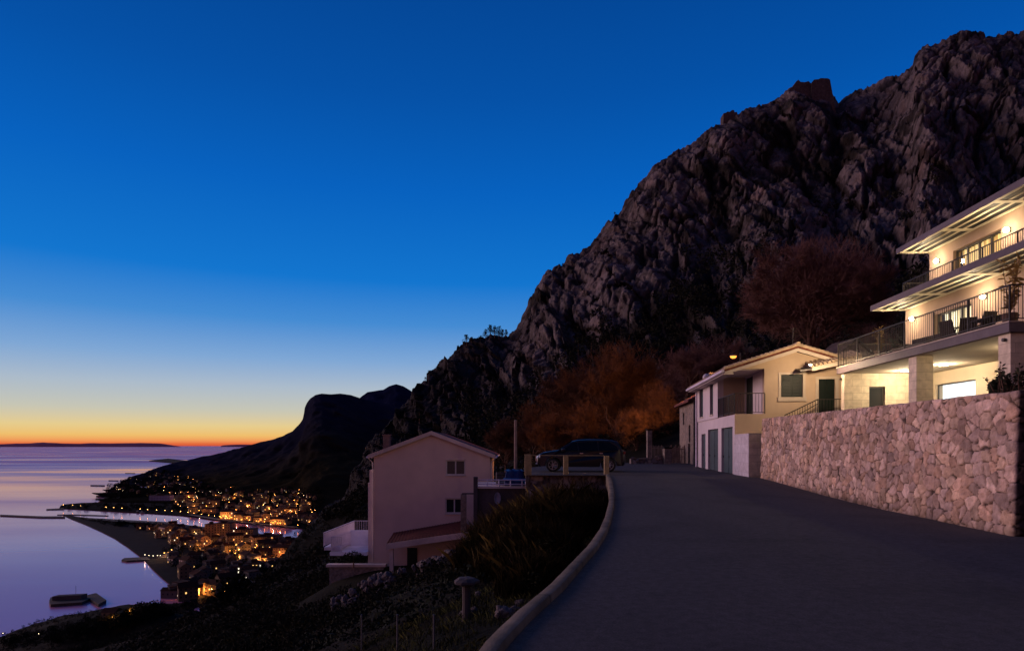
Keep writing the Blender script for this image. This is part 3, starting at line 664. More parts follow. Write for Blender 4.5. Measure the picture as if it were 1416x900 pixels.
WL = 16.1
wall_root = empty('stone_wall', SW.w(0, WL / 2, 0), 0, 'long pale rubble stone retaining wall rising beside the road below the lit villa', 'stone wall')
def wpath(s):
    # from the far end along the road to the near corner, then round the corner into the bank
    on = s <= WL; y = np.where(on, WL - s, .02 * (s - WL)); x = np.where(on, 0., s - WL)
    k = np.clip((s - WL + .06) / .12, 0, 1)
    return x, y, -(1 - k), -k
ztop = lambda s: np.where(s < WL, np.interp(s, [0, WL], [2.74, 2.57]), 2.57) + .012 * np.sin(s * 5.1) * np.sin(s * 1.7)
zbot = lambda s: np.interp(s, [0, 5, WL, 30], [.05, .02, -.12, -.12])
V, (a_, b_), c_ = stone_skin(SW, wpath, WL + 2.2, zbot, ztop, .026, 112, 3, dark=lambda s: np.where(s > WL + .03, .16, 1.))  # shade of the near end face painted into the stone colour
Vw = V - np.array(wall_root.location); 
mesh_np('wall_face', Vw, grid_faces(a_, b_), mt['stone'], wall_root, smooth=True, colors=c_)
# top course
ns = 620; S = np.linspace(0, WL + 2.2, ns); T = np.linspace(0, 1, 14); SS, TT = np.meshgrid(S, T, indexing='ij'); SS, TT = SS.ravel(), TT.ravel()
x, y, nx, ny = wpath(SS); dd = TT * .5
lx, ly = x - nx * dd + nx * .02 + .095, y - ny * dd + ny * .02
e, bid, oa, oz = cells(SS, dd, .3, .3, 44); z = ztop(SS) + sstep(0, .2, e) * .018 * np.sin(math.pi * np.clip(TT, .0, 1)) - .006
Vt = np.c_[SW.O[0] + lx * SW.v[0] + ly * SW.u[0], SW.O[1] + lx * SW.v[1] + ly * SW.u[1], z] - np.array(wall_root.location)
ct = PAL[(rid(bid, 5) * len(PAL)).astype(int) % len(PAL)] * .8 * np.where(SS > WL + .03, .3, 1)[:, None]  # same painted shade on the near end of the coping
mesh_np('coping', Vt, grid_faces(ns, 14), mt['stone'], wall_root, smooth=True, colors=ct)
# far end face
V, (a_, b_), c_ = stone_skin(SW, lambda s: (s, s * 0 + WL, s * 0, s * 0 + 1), .6, lambda s: s * 0 - .05, lambda s: s * 0 + 2.74, .03, 90, 9)
mesh_np('end_face', V - np.array(wall_root.location), grid_faces(a_, b_), mt['stone'], wall_root, smooth=True, colors=c_)

def point_light(name, loc, watts, colr=(1, .72, .36), r=.06, parent=None):
    d = bpy.data.lights.new(name, 'POINT'); d.energy = watts; d.color = colr; d.shadow_soft_size = r
    o = bpy.data.objects.new(name, d); col.objects.link(o); o.location = loc
    if parent is not None: o.parent = parent
    return o
def window(mb_f, mb_p, axis, c, a0, a1, z0, z1, fw=.06, mull=1, depth=.05, side=-1):
    """frame bars and a pane set into an opening in the plane axis=c; side = the way the outside lies"""
    d0, d1 = (c - depth / 2, c + depth / 2)
    B = (lambda p, q, r, s: mb_f.box(d0, d1, p, q, r, s)) if axis == 'x' else (lambda p, q, r, s: mb_f.box(p, q, d0, d1, r, s))
    B(a0, a0 + fw, z0, z1); B(a1 - fw, a1, z0, z1); B(a0 + fw, a1 - fw, z0, z0 + fw); B(a0 + fw, a1 - fw, z1 - fw, z1)
    for k in range(mull):
        t = a0 + (a1 - a0) * (k + 1) / (mull + 1); B(t - fw * .6, t + fw * .6, z0 + fw, z1 - fw)
    cc = c
    if axis == 'x': mb_p.quad((cc, a0 + fw * .5, z0 + fw * .5), (cc, a1 - fw * .5, z0 + fw * .5), (cc, a1 - fw * .5, z1 - fw * .5), (cc, a0 + fw * .5, z1 - fw * .5))
    else: mb_p.quad((a0 + fw * .5, cc, z0 + fw * .5), (a1 - fw * .5, cc, z0 + fw * .5), (a1 - fw * .5, cc, z1 - fw * .5), (a0 + fw * .5, cc, z1 - fw * .5))
def railing(root, name, pts, h, gap=.11, post=1.6, mat=None, bw=.014, top=.045, z0=.08):
    """posts, rails and upright bars along a polyline of (x, y, z)"""
    rl, br, pp_ = MB(), MB(), []
    for p, q in zip(pts[:-1], pts[1:]):
        p, q = Vector(p), Vector(q); n = max(1, int((q - p).length / gap)); npst = max(1, round((q - p).length / post))
        up = Vector((0, 0, 1))
        rl.bar(p + up * h, q + up * h, top, .035); rl.bar(p + up * z0, q + up * z0, .03, .025)
        for k in range(n + 1):
            a = p.lerp(q, k / n); br.bar(a + up * (z0 + .012), a + up * (h - .018), bw)
        for k in range(npst + 1):
            pp_.append(p.lerp(q, k / npst))
    r = rl.build(name, mat, root); br.build('bars', mat, r); done = []
    for a in pp_:
        if any((a - b).length < .05 for b in done): continue
        done.append(a); MB().bar(a, a + Vector((0, 0, h - .02)), .04).build('post', mat, r)
    return r

# ================================================================== the lit villa
VF = Frame((13.9, 18.2, 0), .055)
villa = empty('villa', (13.9, 18.2, 0), VF.rot, 'modern three level villa with lit balconies and slatted overhangs above the stone wall', 'villa')
YE = 10.9; YN = -3.2
S1b, S1t = 4.78, 5.05
slab = MB()
slab.box(0, 9, 0, YE, S1b, S1t); slab.build('balcony_slab', mt['fascia'], villa, bevel=.012)
MB().box(-.02, .10, -.02, YE + .02, S1t + .003, S1t + .035).box(.10, 9, -.02, .1, S1t + .003, S1t + .035).build('slab_edge_tile', mt['eave'], villa)
MB().box(.12, 8.8, .12, YE - .12, S1b - .02, S1b - .003).build('soffit', mt['soffit'], villa)
# ground level: end wall with a window, back wall with the bright window, three pillars
xb, _ = VF.ony(10.4, 1290); xb = max(3.4, min(3.9, xb))
w0, wz1 = VF.ony(10.4, 1202, 534.5); w1, _ = VF.ony(10.4, 1224, 535)
g = MB(); g.wall('y', 10.4, 10.7, .12, xb + .3, 2.0, S1b - .022, [(w0, w1, 2.3, wz1)])
g.build('end_wall', mt['block'], villa)
wf, wp = MB(), MB(); window(wf, wp, 'y', 10.58, w0, w1, 2.3, wz1, .05, 0)
f_ = wf.build('window', mt['frame'], villa); wp.build('pane', mt['glass'], f_)
a1, z1 = VF.onx(xb, 1294, 531); a0, _ = VF.onx(xb, 1349, 522); z1 = 4.22
g = MB(); g.wall('x', xb, xb + .3, YN, 10.4, 2.0, S1b - .022, [(a0, a1, 2.25, z1)]); g.build('back_wall', mt['cream'], villa)
wf, wp = MB(), MB(); window(wf, wp, 'x', xb + .1, a0, a1, 2.25, z1, .05, 0)
f_ = wf.build('window', mt['frame'], villa); wp.build('pane', mt['clear'], f_)
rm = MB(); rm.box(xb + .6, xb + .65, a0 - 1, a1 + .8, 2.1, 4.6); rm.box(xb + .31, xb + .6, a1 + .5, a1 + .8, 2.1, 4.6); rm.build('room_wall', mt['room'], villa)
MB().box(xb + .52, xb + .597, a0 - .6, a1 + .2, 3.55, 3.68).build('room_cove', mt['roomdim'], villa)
for i, (y0, y1) in enumerate([(.12, .62), VF.onx(.14, 1290)[:1] * 2, (10.4, 10.7)]):
    if i == 2: continue
    if i == 1: y0 = VF.ony(0, 0)[0] * 0 + VF.onx(.14, 1268)[0]; y1 = y0 + .5
    MB().box(.12, .70, y0, y1, 2.0, S1b - .003).build('pillar', mt['block'], villa, bevel=.01)
# security cameras
for (px, py, yy) in [(1390, 470, .3), (1168, 523, 10.6)]:
    y_, z_ = VF.onx(.1, px, py); z_ = min(max(z_, 4.3), 4.6)
    c = MB(); c.lathe([(.0, -.05), (.05, -.04), (.055, .03), (0, .03)], (.06, yy, z_), 10, 'x'); c.build('security_camera', mt['frame'], villa)
def ceiling_lamp(x, y, z, watts):
    c = MB(); c.lathe([(.17, z), (.17, z - .03), (.155, z - .035)], (x, y, 0), 20); r = c.build('ceiling_light', mt['whiteframe'], villa, smooth=False)
    g = MB(); g.lathe([(.155, z - .034), (.1, z - .05), (0.001, z - .055)], (x, y, 0), 20); g.build('lamp_glow', mt['ceil_glow'], r)
    d = bpy.data.lights.new('ceiling_lamp', 'POINT'); d.shadow_soft_size = .12; d.energy = watts; d.color = (1, .78, .50)
    o = bpy.data.objects.new('ceiling_lamp', d); col.objects.link(o); o.parent = villa; o.location = (x, y, z - .26)
def on_soffit(px, py, z):      # where a lamp seen there hangs
    Y = (z - EYE) * FO / (HY - py); X = (px - CX) / FO * Y; dx, dy = X - VF.O[0], Y - VF.O[1]
    return dx * VF.v[0] + dy * VF.v[1], dx * VF.u[0] + dy * VF.u[1]
x_, y_ = on_soffit(1305, 504, 4.75); ceiling_lamp(x_, y_, 4.757, 125)
x_, y_ = on_soffit(1247, 516, 4.75); ceiling_lamp(min(x_, 2.1), min(y_, 9.3), 4.757, 125)
ceiling_lamp(2.2, 2.3, 4.757, 120)
# first floor
X1, X2 = VF.ony(10.95, 1252)[0], VF.ony(10.95, 1285)[0]
d1, dz = VF.onx(X1, 1292, 438); d0, dz = VF.onx(X1, 1343, 422.5); DT = 6.98
OV1x = VF.ony(10.98, 1204.5)[0]; OV2x = VF.ony(11.0, 1240.5)[0]
P2b, P2t = 7.60, 7.82; P3b, P3t = 10.15, 10.36
g = MB(); g.wall('x', X1, X1 + .3, YN, 10.95, S1t + .04, P2b, [(d0, d1, S1t + .06, DT), (-2.6, .9, S1t + .06, DT)]); g.box(X1 + .3, X1 + 7, 10.65, 10.95, S1t + .04, P2b)
g.build('first_floor_wall', mt['wall2'], villa)
def sliding_door(xw, lo, hi, zb, zt, panels, curt):
    wf, wp = MB(), MB(); window(wf, wp, 'x', xw + .16, lo, hi, zb, zt, .06, panels - 1, .07)
    r = wf.build('sliding_door', mt['frame'], villa); wp.build('pane', mt['clear'], r)
    n = 120; ys_ = np.linspace(lo, hi, n); xo = xw + .42 + .05 * np.sin(ys_ * 31 + 1.3 * np.sin(ys_ * 6.3)) + .03 * np.sin(ys_ * 47)
    V = np.array([(xo[i], ys_[i], z) for i in range(n) for z in (zb + .02, zt)]); mesh_np('curtain', V, grid_faces(n, 2), mt[curt], r, smooth=True)
    return r
dw = d1 - d0
sliding_door(X1, d0, d1, S1t + .06, DT, 3, 'curtainw')
sliding_door(X1, -2.6, .9, S1t + .06, DT, 3, 'curtain')
def overhang(nm, x0, x1, zb, zt, y1, y0=YN, n_cross=3.05):
    fr_, lv = MB(), MB()
    fr_.box(x0, x0 + .16, y0, y1, zb, zt)                                  # outer edge
    fr_.box(x1 - .14, x1 + .35, y0, y1, zb + .003, zt - .003)              # inner edge, on the wall
    y = y1; first = True
    while y > y0 + .3:
        wd = .22 if first else .26
        fr_.box(x0 + .16, x1 - .14, y - wd, y, zb + .004, zt - .004); first = False
        yb = max(y - n_cross + .26, y0); y_lo = y - n_cross
        span = x1 - .14 - (x0 + .16); k = 3
        for j in range(1, k):
            xm = x0 + .16 + span * j / k; fr_.box(xm - .05, xm + .05, max(y_lo, y0), y - wd, zb + .008, zt - .03)
        lv.box(x0 + .165, x1 - .145, max(y_lo, y0), y - wd - .004, zb + .028, zb + .05)
        y -= n_cross
    o = fr_.build(nm, mt['beam'], villa); lv.build('slat_panel', mt['louvre'], o)
    MB().box(x0 - .018, x0 - .003, y0, y1 + .01, zb - .012, zt + .012).build('fascia_board', mt['fascia'], o)
    return o
overhang('overhang', OV1x, X1, P2b, P2t, 11.0)
overhang('overhang', OV2x, X2, P3b, P3t, 11.05)
# floor slab behind the first overhang and the roof slab
MB().box(X1 + .35, 9, YN, 10.98, P2b + .002, P2t - .002).build('floor_slab', mt['beam'], villa)
MB().box(X2 + .35, 9, YN, 11.0, P3b + .002, P3t + .02).build('roof_slab', mt['fascia'], villa)
# second floor
e1, _ = VF.onx(X2, 1318); e0, _ = VF.onx(X2, 1384); e1 = min(e1, 9.8)
g = MB(); g.wall('x', X2, X2 + .3, YN, 10.95, P2t, P3b, [(e0, e1, P2t + .06, 9.72)]); g.box(X2 + .3, 9, 10.65, 10.95, P2t, P3b)
g.build('second_floor_wall', mt['wall2'], villa)
sliding_door(X2, e0, e1, P2t + .06, 9.72, 4, 'curtain')
# balcony railings
railing(villa, 'railing', [(8.6, .06, S1t + .035), (.06, .06, S1t + .035), (.06, YE - .04, S1t + .035), (2.6, YE - .04, S1t + .035)], 1.02, .115, 1.75, mt['iron'])
railing(villa, 'railing', [(X1 - .12, YN, P2t), (X1 - .12, 10.9, P2t), (X2, 10.9, P2t)], .98, .115, 1.75, mt['iron'])
# wall lamps
def wall_lamp(x, y, z, watts=9):
    m_ = MB(); m_.box(x - .045, x - .002, y - .05, y + .05, z - .09, z + .09); r = m_.build('wall_lamp', mt['frame'], villa)
    g = MB(); g.lathe([(.001, -.095), (.06, -.075), (.095, -.03), (.1, .02), (.075, .07), (.03, .1), (.001, .105)], (x - .14, y, z), 14); g.build('lamp_glow', mt['lamp_glow'], r, smooth=True)
    d = bpy.data.lights.new('wall_lamp_light', 'POINT'); d.energy = watts; d.color = (1, .75, .47); d.shadow_soft_size = .1
    o = bpy.data.objects.new('wall_lamp_light', d); col.objects.link(o); o.parent = villa; o.location = (x - .62, y, z - .02)
for px, py in [(1265, 441), (1364, 410)]:
    y_, z_ = VF.onx(X1, px, py); wall_lamp(X1, y_, z_, 88)
wall_lamp(X1, 1.4, 7.0, 80)
for px, py in [(1299, 361), (1397, 318)]:
    y_, z_ = VF.onx(X2, px, py); wall_lamp(X2, y_, z_, 88)

# things standing on the villa balcony
def V2W(x, y, z): return VF.w(x, y, z)
def lounge_chair(loc, rz, label):
    r = empty('balcony_chair', loc, rz, label, 'chair', 'dark wicker chairs on the lit balcony')
    MB().box(-.28, .28, -.26, .28, .34, .42).build('seat', mt['wicker'], r, bevel=.02)
    b = MB(); b.hexa([(-.28, .24, .36), (.28, .24, .36), (.28, .31, .36), (-.28, .31, .36), (-.24, .40, .92), (.24, .40, .92), (.24, .46, .90), (-.24, .46, .90)]); b.build('backrest', mt['wicker'], r, bevel=.02)
    for s in (-1, 1):
        MB().tube([(s * .3, -.24, .36), (s * .31, -.24, .58), (s * .31, .05, .62), (s * .29, .34, .62)], .025, 6).build('armrest', mt['wicker'], r)
        MB().bar((s * .25, -.22, 0), (s * .25, -.22, .35), .04).build('leg', mt['wicker'], r)
        MB().bar((s * .25, .24, 0), (s * .25, .24, .36), .04).build('leg', mt['wicker'], r)
    return r
FZ = S1t + .037
for px, xx, rz, lb in [(1320, 1.5, 1.9, 'dark wicker chair turned side-on in front of the lit curtain, left of the row'), (1337, 1.7, 2.7, 'dark wicker chair with a pale cushion glow behind it, second in the balcony row'), (1354, 1.5, 3.4, 'dark high-backed wicker chair right of the lit sliding door')]:
    y_ = VF.onx(xx, px)[0]; lounge_chair(V2W(xx, y_, FZ), VF.rot + rz, lb)
y_ = VF.onx(1.5, 1374)[0]
t = empty('patio_table', V2W(1.5, y_, FZ), VF.rot, 'low dark patio table on the balcony near the corner post', 'table')
MB().box(-.4, .4, -.6, .6, .58, .63).build('table_top', mt['wicker'], t, bevel=.01)
for sx in (-.34, .34):
    for sy in (-.54, .54): MB().bar((sx, sy, 0), (sx, sy, .58), .05).build('leg', mt['wicker'], t)
y_ = VF.onx(1.3, 1258)[0]
t = empty('garden_sofa', V2W(1.7, y_, FZ), VF.rot + .15, 'low brown garden sofa at the darker end of the balcony', 'sofa')
MB().box(-.4, .4, -.85, .85, .1, .36).build('base', mt['wicker'], t, bevel=.02)
MB().box(.28, .45, -.85, .85, .36, .80).build('backrest', mt['wicker'], t, bevel=.03)
for s in (-1, 1): MB().box(-.4, .28, s * .78 - .07, s * .78 + .07, .36, .6).build('armrest', mt['wicker'], t, bevel=.02)
MB().box(-.4, .27, -.70, .70, .362, .47).build('cushion', mt['cushion'], t, bevel=.03)
def pot_plant(loc, h, spread, label, leafmat, n=90, potr=.2):
    r = empty('potted_plant', loc, 0, label, 'plant')
    p = MB(); p.lathe([(.001, 0), (potr * .75, 0), (potr, .38), (potr * 1.08, .38), (potr * 1.05, .43), (potr * .9, .43), (potr * .88, .36), (.001, .36)], n=14); p.build('pot', mt['pot'], r)
    st, lf = MB(), MB(); rr = random.Random(sum(map(ord, label)))
    for k in range(5):
        a = rr.uniform(0, 6.3); tip = Vector((math.cos(a) * spread * .5 * rr.random(), math.sin(a) * spread * .5 * rr.random(), h * rr.uniform(.7, 1)))
        st.tube([(0, 0, .3), tip * .5 + Vector((0, 0, .2)), tip], [.014, .01, .004], 5)
        for j in range(n // 5):
            b_ = Vector((0, 0, .3)).lerp(tip, rr.uniform(.15, 1)); d = Vector((rr.gauss(0, 1), rr.gauss(0, 1), rr.gauss(.2, .7))).normalized(); l = rr.uniform(.10, .22)
            s_ = d.cross(Vector((rr.random(), rr.random(), 1))).normalized() * l * .22; e_ = b_ + d * l * rr.uniform(.6, 1.3) * (spread / .5)
            lf.add([b_, b_.lerp(e_, .5) + s_, e_, b_.lerp(e_, .5) - s_], [[0, 1, 2, 3]])
    st.build('stem', mt['bark'], r); lf.build('foliage', leafmat, r, recalc=False); return r
y_ = VF.onx(.9, 1217)[0]; pot_plant(V2W(.9, y_, FZ), 1.55, .5, 'slim dry yellow potted plant glowing behind the railing at the far balcony end', mt['dryleaf'], 170)
y_ = VF.onx(.8, 1396)[0]; pot_plant(V2W(.8, y_, FZ), 2.15, .6, 'tall feathery yellow-green potted plant at the near corner of the balcony', mt['dryleaf'], 220)
y_ = VF.onx(1.2, 1241)[0]; pot_plant(V2W(1.2, y_, FZ), .95, .5, 'low dark potted plant beside the garden sofa', mt['potplant'], 110)

# shrubs at the near end of the stone wall
def wall_shrub(px, Y, z0, h, spread, label, n):
    X = (px - CX) / FO * Y; r = empty('shrub', (X, Y, z0), 0, label, 'shrub'); rr = random.Random(int(px))
    st, lf = MB(), MB()
    for k in range(9):
        a = rr.uniform(0, 6.3); b_ = Vector((0, 0, 0)); pts = [b_]; d = Vector((math.cos(a) * .35, math.sin(a) * .35, 1)).normalized()
        for j in range(4): d = (d + Vector((rr.gauss(0, .22), rr.gauss(0, .22), .1))).normalized(); pts.append(pts[-1] + d * h / 4 * rr.uniform(.7, 1.1))
        st.tube(pts, [.028, .02, .014, .009, .004], 5)
        for j in range(n):
            t_ = rr.uniform(.25, .999) * 4; q_ = pts[int(t_)].lerp(pts[int(t_) + 1], t_ % 1); d2 = Vector((rr.gauss(0, 1), rr.gauss(0, 1), rr.gauss(.1, .8))).normalized(); l = rr.uniform(.05, .11)
            s_ = d2.cross(Vector((rr.random(), rr.random(), 1))).normalized() * l * .25; q_ = q_ + d2 * .05 * rr.random() * spread / .4
            lf.add([q_, q_ + d2 * l * .5 + s_, q_ + d2 * l, q_ + d2 * l * .5 - s_], [[0, 1, 2, 3]])
    st.build('stem', mt['bark'], r); lf.build('foliage', mt['potplant'], r, recalc=False)
wall_shrub(1389, 12.6, 2.3, .95, .4, 'dark twiggy shrub with an upright shoot above the near end of the stone wall', 34)
wall_shrub(1410, 12.5, 2.3, .85, .5, 'dense dark shrub at the very end of the stone wall against the pillar', 60)
# a prickly pear beside them
r = empty('prickly_pear', (at(1384, 0, 12.9)[0], 12.9, 2.3), 0, 'stubby dark cactus with thick upright pads on top of the wall end', 'cactus')
c = MB()
for (x, z, hh, ww, tl) in [(0, 0, .42, .12, .05), (-.1, .28, .3, .1, -.25), (.08, .33, .26, .09, .2), (-.02, .4, .26, .08, 0)]:
    c.lathe([(.001, z), (ww * .7, z + hh * .15), (ww, z + hh * .55), (ww * .7, z + hh * .9), (.001, z + hh)], (x + tl * .2, 0, 0), 10)
c.build('pads', mt['leaf'], r, smooth=True)

# ================================================================== the cream house by the road
HF = Frame((10.65, 31.1, 0), .11)
H = empty('cream_house', (10.65, 31.1, 0), HF.rot, 'cream two storey house with garage doors and corner loggia at the road bend', 'house')
zF = 3.09                                            # loggia floor
yl0 = HF.onx(0, 994)[0]; yfar = HF.onx(0, 965)[0]
xin = HF.ony(yl0, 1030)[0]                            # inner wall of the loggia
eL = 5.25; xA, zA = HF.ony(0, 1100, 483.5); zA = min(zA, 6.5)
xR = HF.ony(0, 1127)[0]; xEnd = HF.ony(0, 1168)[0]
slope = (zA - eL) / xA
gd = [(HF.onx(0, p1)[0], HF.onx(0, p0)[0]) for p0, p1 in [(979, 993), (997.5, 1013)]]
sd_ = (HF.onx(0, 975.5)[0], HF.onx(0, 970)[0])
g = MB()
g.wall('x', 0, .3, 0, yfar, -.1, zF, [(a, b, -.05, 2.52) for a, b in gd] + [(sd_[0], sd_[1], -.05, 2.3)])
uw = [(HF.onx(0, p1)[0], HF.onx(0, p0)[0]) for p0, p1 in [(968.5, 973.5), (983, 987.5)]]
g.wall('x', -.06, .24, yl0, yfar, zF, eL, [(a, b, zF + .25, eL - .22) for a, b in uw])
g.build('street_wall', mt['housewhite'], H)
g = MB()                                              # gable side, lit tan
wx0, wz0 = HF.ony(0, 1080, 549); wx1, wz1 = HF.ony(0, 1110, 517.5)
dx0 = HF.ony(0, 1132)[0]; dx1 = HF.ony(0, 1155)[0]; dzt = HF.ony(0, 1140, 524)[1]; dzb = HF.ony(0, 1140, 571)[1]
px0 = HF.ony(0, 1057)[0]
g.wall('y', 0, .3, px0, xEnd, zF, eL, [(wx0, wx1, wz0, wz1), (dx0, dx1, dzb, dzt)])
g.wall('y', .003, .3, .3, xEnd, -.1, zF, [])
g.prism([(px0, eL), (xA * 2 - .0, eL), (xA, zA - .10), (.0, eL + .0)], 'y', .0, .3)
g.box(px0, xEnd, .3, .45, zF, eL)
g.build('gable_wall', mt['house'], H)
MB().wall('y', yl0, yl0 + .25, .24, xin - .003, zF, eL + .35).build('loggia_end_wall', mt['house'], H)
lw_ = MB(); ldr = (HF.onx(xin, 1041)[0], HF.onx(xin, 1030.5)[0])
lw_.wall('x', xin, xin + .25, .3, yl0, zF, eL + .5, [(ldr[0], ldr[1], zF + .02, zF + 2.05)]); lw_.build('loggia_wall', mt['housewhite'], H)
MB().box(.3, xin, .3, yl0, zF - .2, zF - .003).build('loggia_floor', mt['eave'], H)
MB().box(xin + .08, xin + .13, ldr[0], ldr[1], zF + .02, zF + 2.05).build('shutter_door', mt['green'], H)
b = MB().box(-.02, px0 + .1, -.12, -.003, 2.15, zF + .02); b.build('parapet', mt['house'], H, bevel=.01)
# lower block in front of the corner
yb0 = HF.onx(-.05, 1036)[0]; xb1 = HF.ony(yb0, 1053.5)[0]
b = MB(); b.box(-.05, xb1 + .5, yb0, -.125, -.15, 2.14); b.build('stair_block', mt['block'], H)
mt['blockw'] = BRICK('white_block_wall', (.60, .54, .56), (.56, .49, .5), (.42, .36, .38), 1.2, .42)
MB().box(-.075, -.053, yb0 + .004, -.13, -.15, 2.13).build('white_cladding', mt['blockw'], H)
# stone-block cladding on the gable
# openings
def leafdoor(lo, hi, zb, zt, mat, x=.1, name='garage_door', n=2):
    for k in range(n):
        a = lo + (hi - lo) * k / n; b_ = lo + (hi - lo) * (k + 1) / n
        d = MB(); d.box(x, x + .05, a + .01, b_ - .01, zb, zt - .01)
        nsl = 5
        for j in range(nsl):
            h0 = zb + .1 + (zt - zb - .2) * j / nsl; d.box(x - .015, x - .0, a + .07, b_ - .07, h0 + .03, h0 + (zt - zb - .2) / nsl - .03)
        o = d.build(name, mat, H)
        h_ = MB(); h_.box(x - .05, x - .017, b_ - .1, b_ - .07, zb + 1.0, zb + 1.12); h_.build('handle', mt['iron'], o)
for a, b_ in gd: leafdoor(a, b_, -.02, 2.5, mt['greydoor'], .12)
leafdoor(sd_[0], sd_[1], -.02, 2.28, mt['greydoor'], .12, 'side_door', 1)
for a, b_ in uw:
    d = MB(); d.box(.04, .09, a + .01, b_ - .01, zF + .26, eL - .23); d.build('shutter', mt['green'], H)
    MB().box(-.1, -.062, a - .05, b_ + .05, zF + .17, zF + .245).build('window_sill', mt['eave'], H)
def green_window(lo, hi, zb, zt):
    d = MB(); d.box(lo, hi, .09, .13, zb, zt)
    n = 14
    for j in range(n):
        h0 = zb + .06 + (zt - zb - .12) * j / n
        for (a, b_) in ((lo + .06, (lo + hi) / 2 - .04), ((lo + hi) / 2 + .04, hi - .06)):
            d.hexa([(a, .085, h0), (b_, .085, h0), (b_, .065, h0 + .01), (a, .065, h0 + .01), (a, .085, h0 + (zt - zb) / n * .8), (b_, .085, h0 + (zt - zb) / n * .8), (b_, .07, h0 + (zt - zb) / n * .8), (a, .07, h0 + (zt - zb) / n * .8)])
    r = d.build('shuttered_window', mt['green'], H)
    f = MB(); f.box(lo - .12, lo - .002, -.03, .05, zb - .12, zt + .1); f.box(hi + .002, hi + .12, -.03, .05, zb - .12, zt + .1); f.box(lo - .002, hi + .002, -.03, .05, zt + .002, zt + .1); f.box(lo - .16, hi + .16, -.06, .05, zb - .2, zb - .002)
    f.build('surround', mt['eave'], r)
green_window(wx0, wx1, wz0, wz1)
d = MB(); d.box(dx0, dx1, .09, .13, dzb, dzt); d.box((dx0 + dx1) / 2 - .02, (dx0 + dx1) / 2 + .02, .07, .089, dzb, dzt); r = d.build('shuttered_door', mt['green'], H)
f = MB(); f.box(dx0 - .14, dx0 - .002, -.03, .05, dzb, dzt + .12); f.box(dx1 + .002, dx1 + .14, -.03, .05, dzb, dzt + .12); f.box(dx0 - .002, dx1 + .002, -.03, .05, dzt + .002, dzt + .12); f.build('surround', mt['eave'], r)
# roof: two slopes with tile edge, a verge board along the gable, and a gutter on the street side
ov = .55; ro = MB(); yg = -.35
ro.prism([(-ov, eL - slope * ov + .02), (xA, zA + .02), (xA * 2 + .3, eL - .3 * slope + .02), (xA * 2 + .3, eL - .3 * slope + .16), (xA, zA + .17), (-ov, eL - slope * ov + .16)], 'y', yg, yfar + .3)
roof = ro.build('roof', mt['tile'], H)
tl = MB()
for k in range(int((yfar + .6 - yg) / .24)):
    y = yg + .12 + k * .24
    tl.tube([(-ov - .03, y, eL - slope * ov + .17), (xA, y, zA + .19)], .07, 6)
for k in range(16):
    t_ = k / 16; tl.tube([(-ov + (xA + ov) * t_ - .02, yg - .02, eL - slope * ov + .2 + (zA - eL + slope * ov) * t_), (-ov + (xA + ov) * (t_ + 1 / 16), yg - .02, eL - slope * ov + .19 + (zA - eL + slope * ov) * (t_ + 1 / 16))], [.085, .065], 7)
    tl.tube([(2 * xA + .3 - (xA + .3) * t_ , yg - .02, eL - .3 * slope + .2 + (zA - eL + .3 * slope) * t_), (2 * xA + .3 - (xA + .3) * (t_ + 1 / 16), yg - .02, eL - .3 * slope + .19 + (zA - eL + .3 * slope) * (t_ + 1 / 16))], [.085, .065], 7)
tl.tube([(xA, yg - .1, zA + .22), (xA, yfar + .3, zA + .22)], .1, 8)
tl.build('roof_tiles', mt['paletile'], roof)
v_ = MB(); v_.prism([(-ov, eL - slope * ov - .12), (xA, zA - .14), (2 * xA + .3, eL - .3 * slope - .12), (2 * xA + .3, eL - .3 * slope + .018), (xA, zA + .018), (-ov, eL - slope * ov + .018)], 'y', yg - .04, yg + .02)
v_.build('verge_board', mt['eave'], roof)
sf = MB(); sf.prism([(-ov + .05, eL - slope * ov - .02), (xA, zA - .02), (2 * xA + .2, eL - .2 * slope - .02), (2 * xA + .2, eL - .2 * slope + .017), (xA, zA + .017), (-ov + .05, eL - slope * ov + .017)], 'y', yg + .022, -.003)
sf.build('verge_soffit', mt['eave'], roof)
ev = MB(); ev.box(-ov, -.062, .0, yfar + .25, eL - slope * ov - .07, eL - slope * ov + .015); ev.box(.0, xin, .302, yl0, eL - .02, eL + .03); ev.build('eave_soffit', mt['housewhite'], roof)
gt = MB(); gt.tube([(-ov - .08, yg, eL - slope * ov + .05), (-ov - .08, yfar + .3, eL - slope * ov + .05)], .075, 8); gt.build('gutter', mt['rail'], roof)
MB().tube([(-.12, yfar - .1, 0), (-.12, yfar - .1, eL - .3)], .045, 6).build('downpipe', mt['rail'], H)
railing(H, 'loggia_railing', [(-.02, yl0 - .02, zF + .02), (-.02, -.06, zF + .02), (px0, -.06, zF + .02)], .98, .13, 1.2, mt['iron'], .016)
# lean-to roof over the right hand door, awning box with its flood lamp, outside stair rail
za0 = HF.ony(-.8, 1123, 510)[1]; xa0 = HF.ony(-.8, 1123)[0]; xa1 = HF.ony(-.8, 1167)[0]; za1 = HF.ony(-.8, 1166, 497)[1]
lt = MB(); lt.hexa([(xa0, -.8, za0 - .1), (xa1 + .8, -.8, za1 - .05), (xa1 + .8, .3, za1 + .3), (xa0, .3, za0 + .25), (xa0, -.8, za0 + .08), (xa1 + .8, -.8, za1 + .13), (xa1 + .8, .3, za1 + .48), (xa0, .3, za0 + .43)])
l_ = lt.build('porch_roof', mt['eave'], H)
tt = MB()
for k in range(12):
    t_ = k / 11; tt.tube([(xa0 + (xa1 + .7 - xa0) * t_, -.84, za0 + .12 + (za1 - za0 + .05) * t_), (xa0 + (xa1 + .7 - xa0) * t_, .3, za0 + .47 + (za1 - za0 + .05) * t_)], .075, 6)
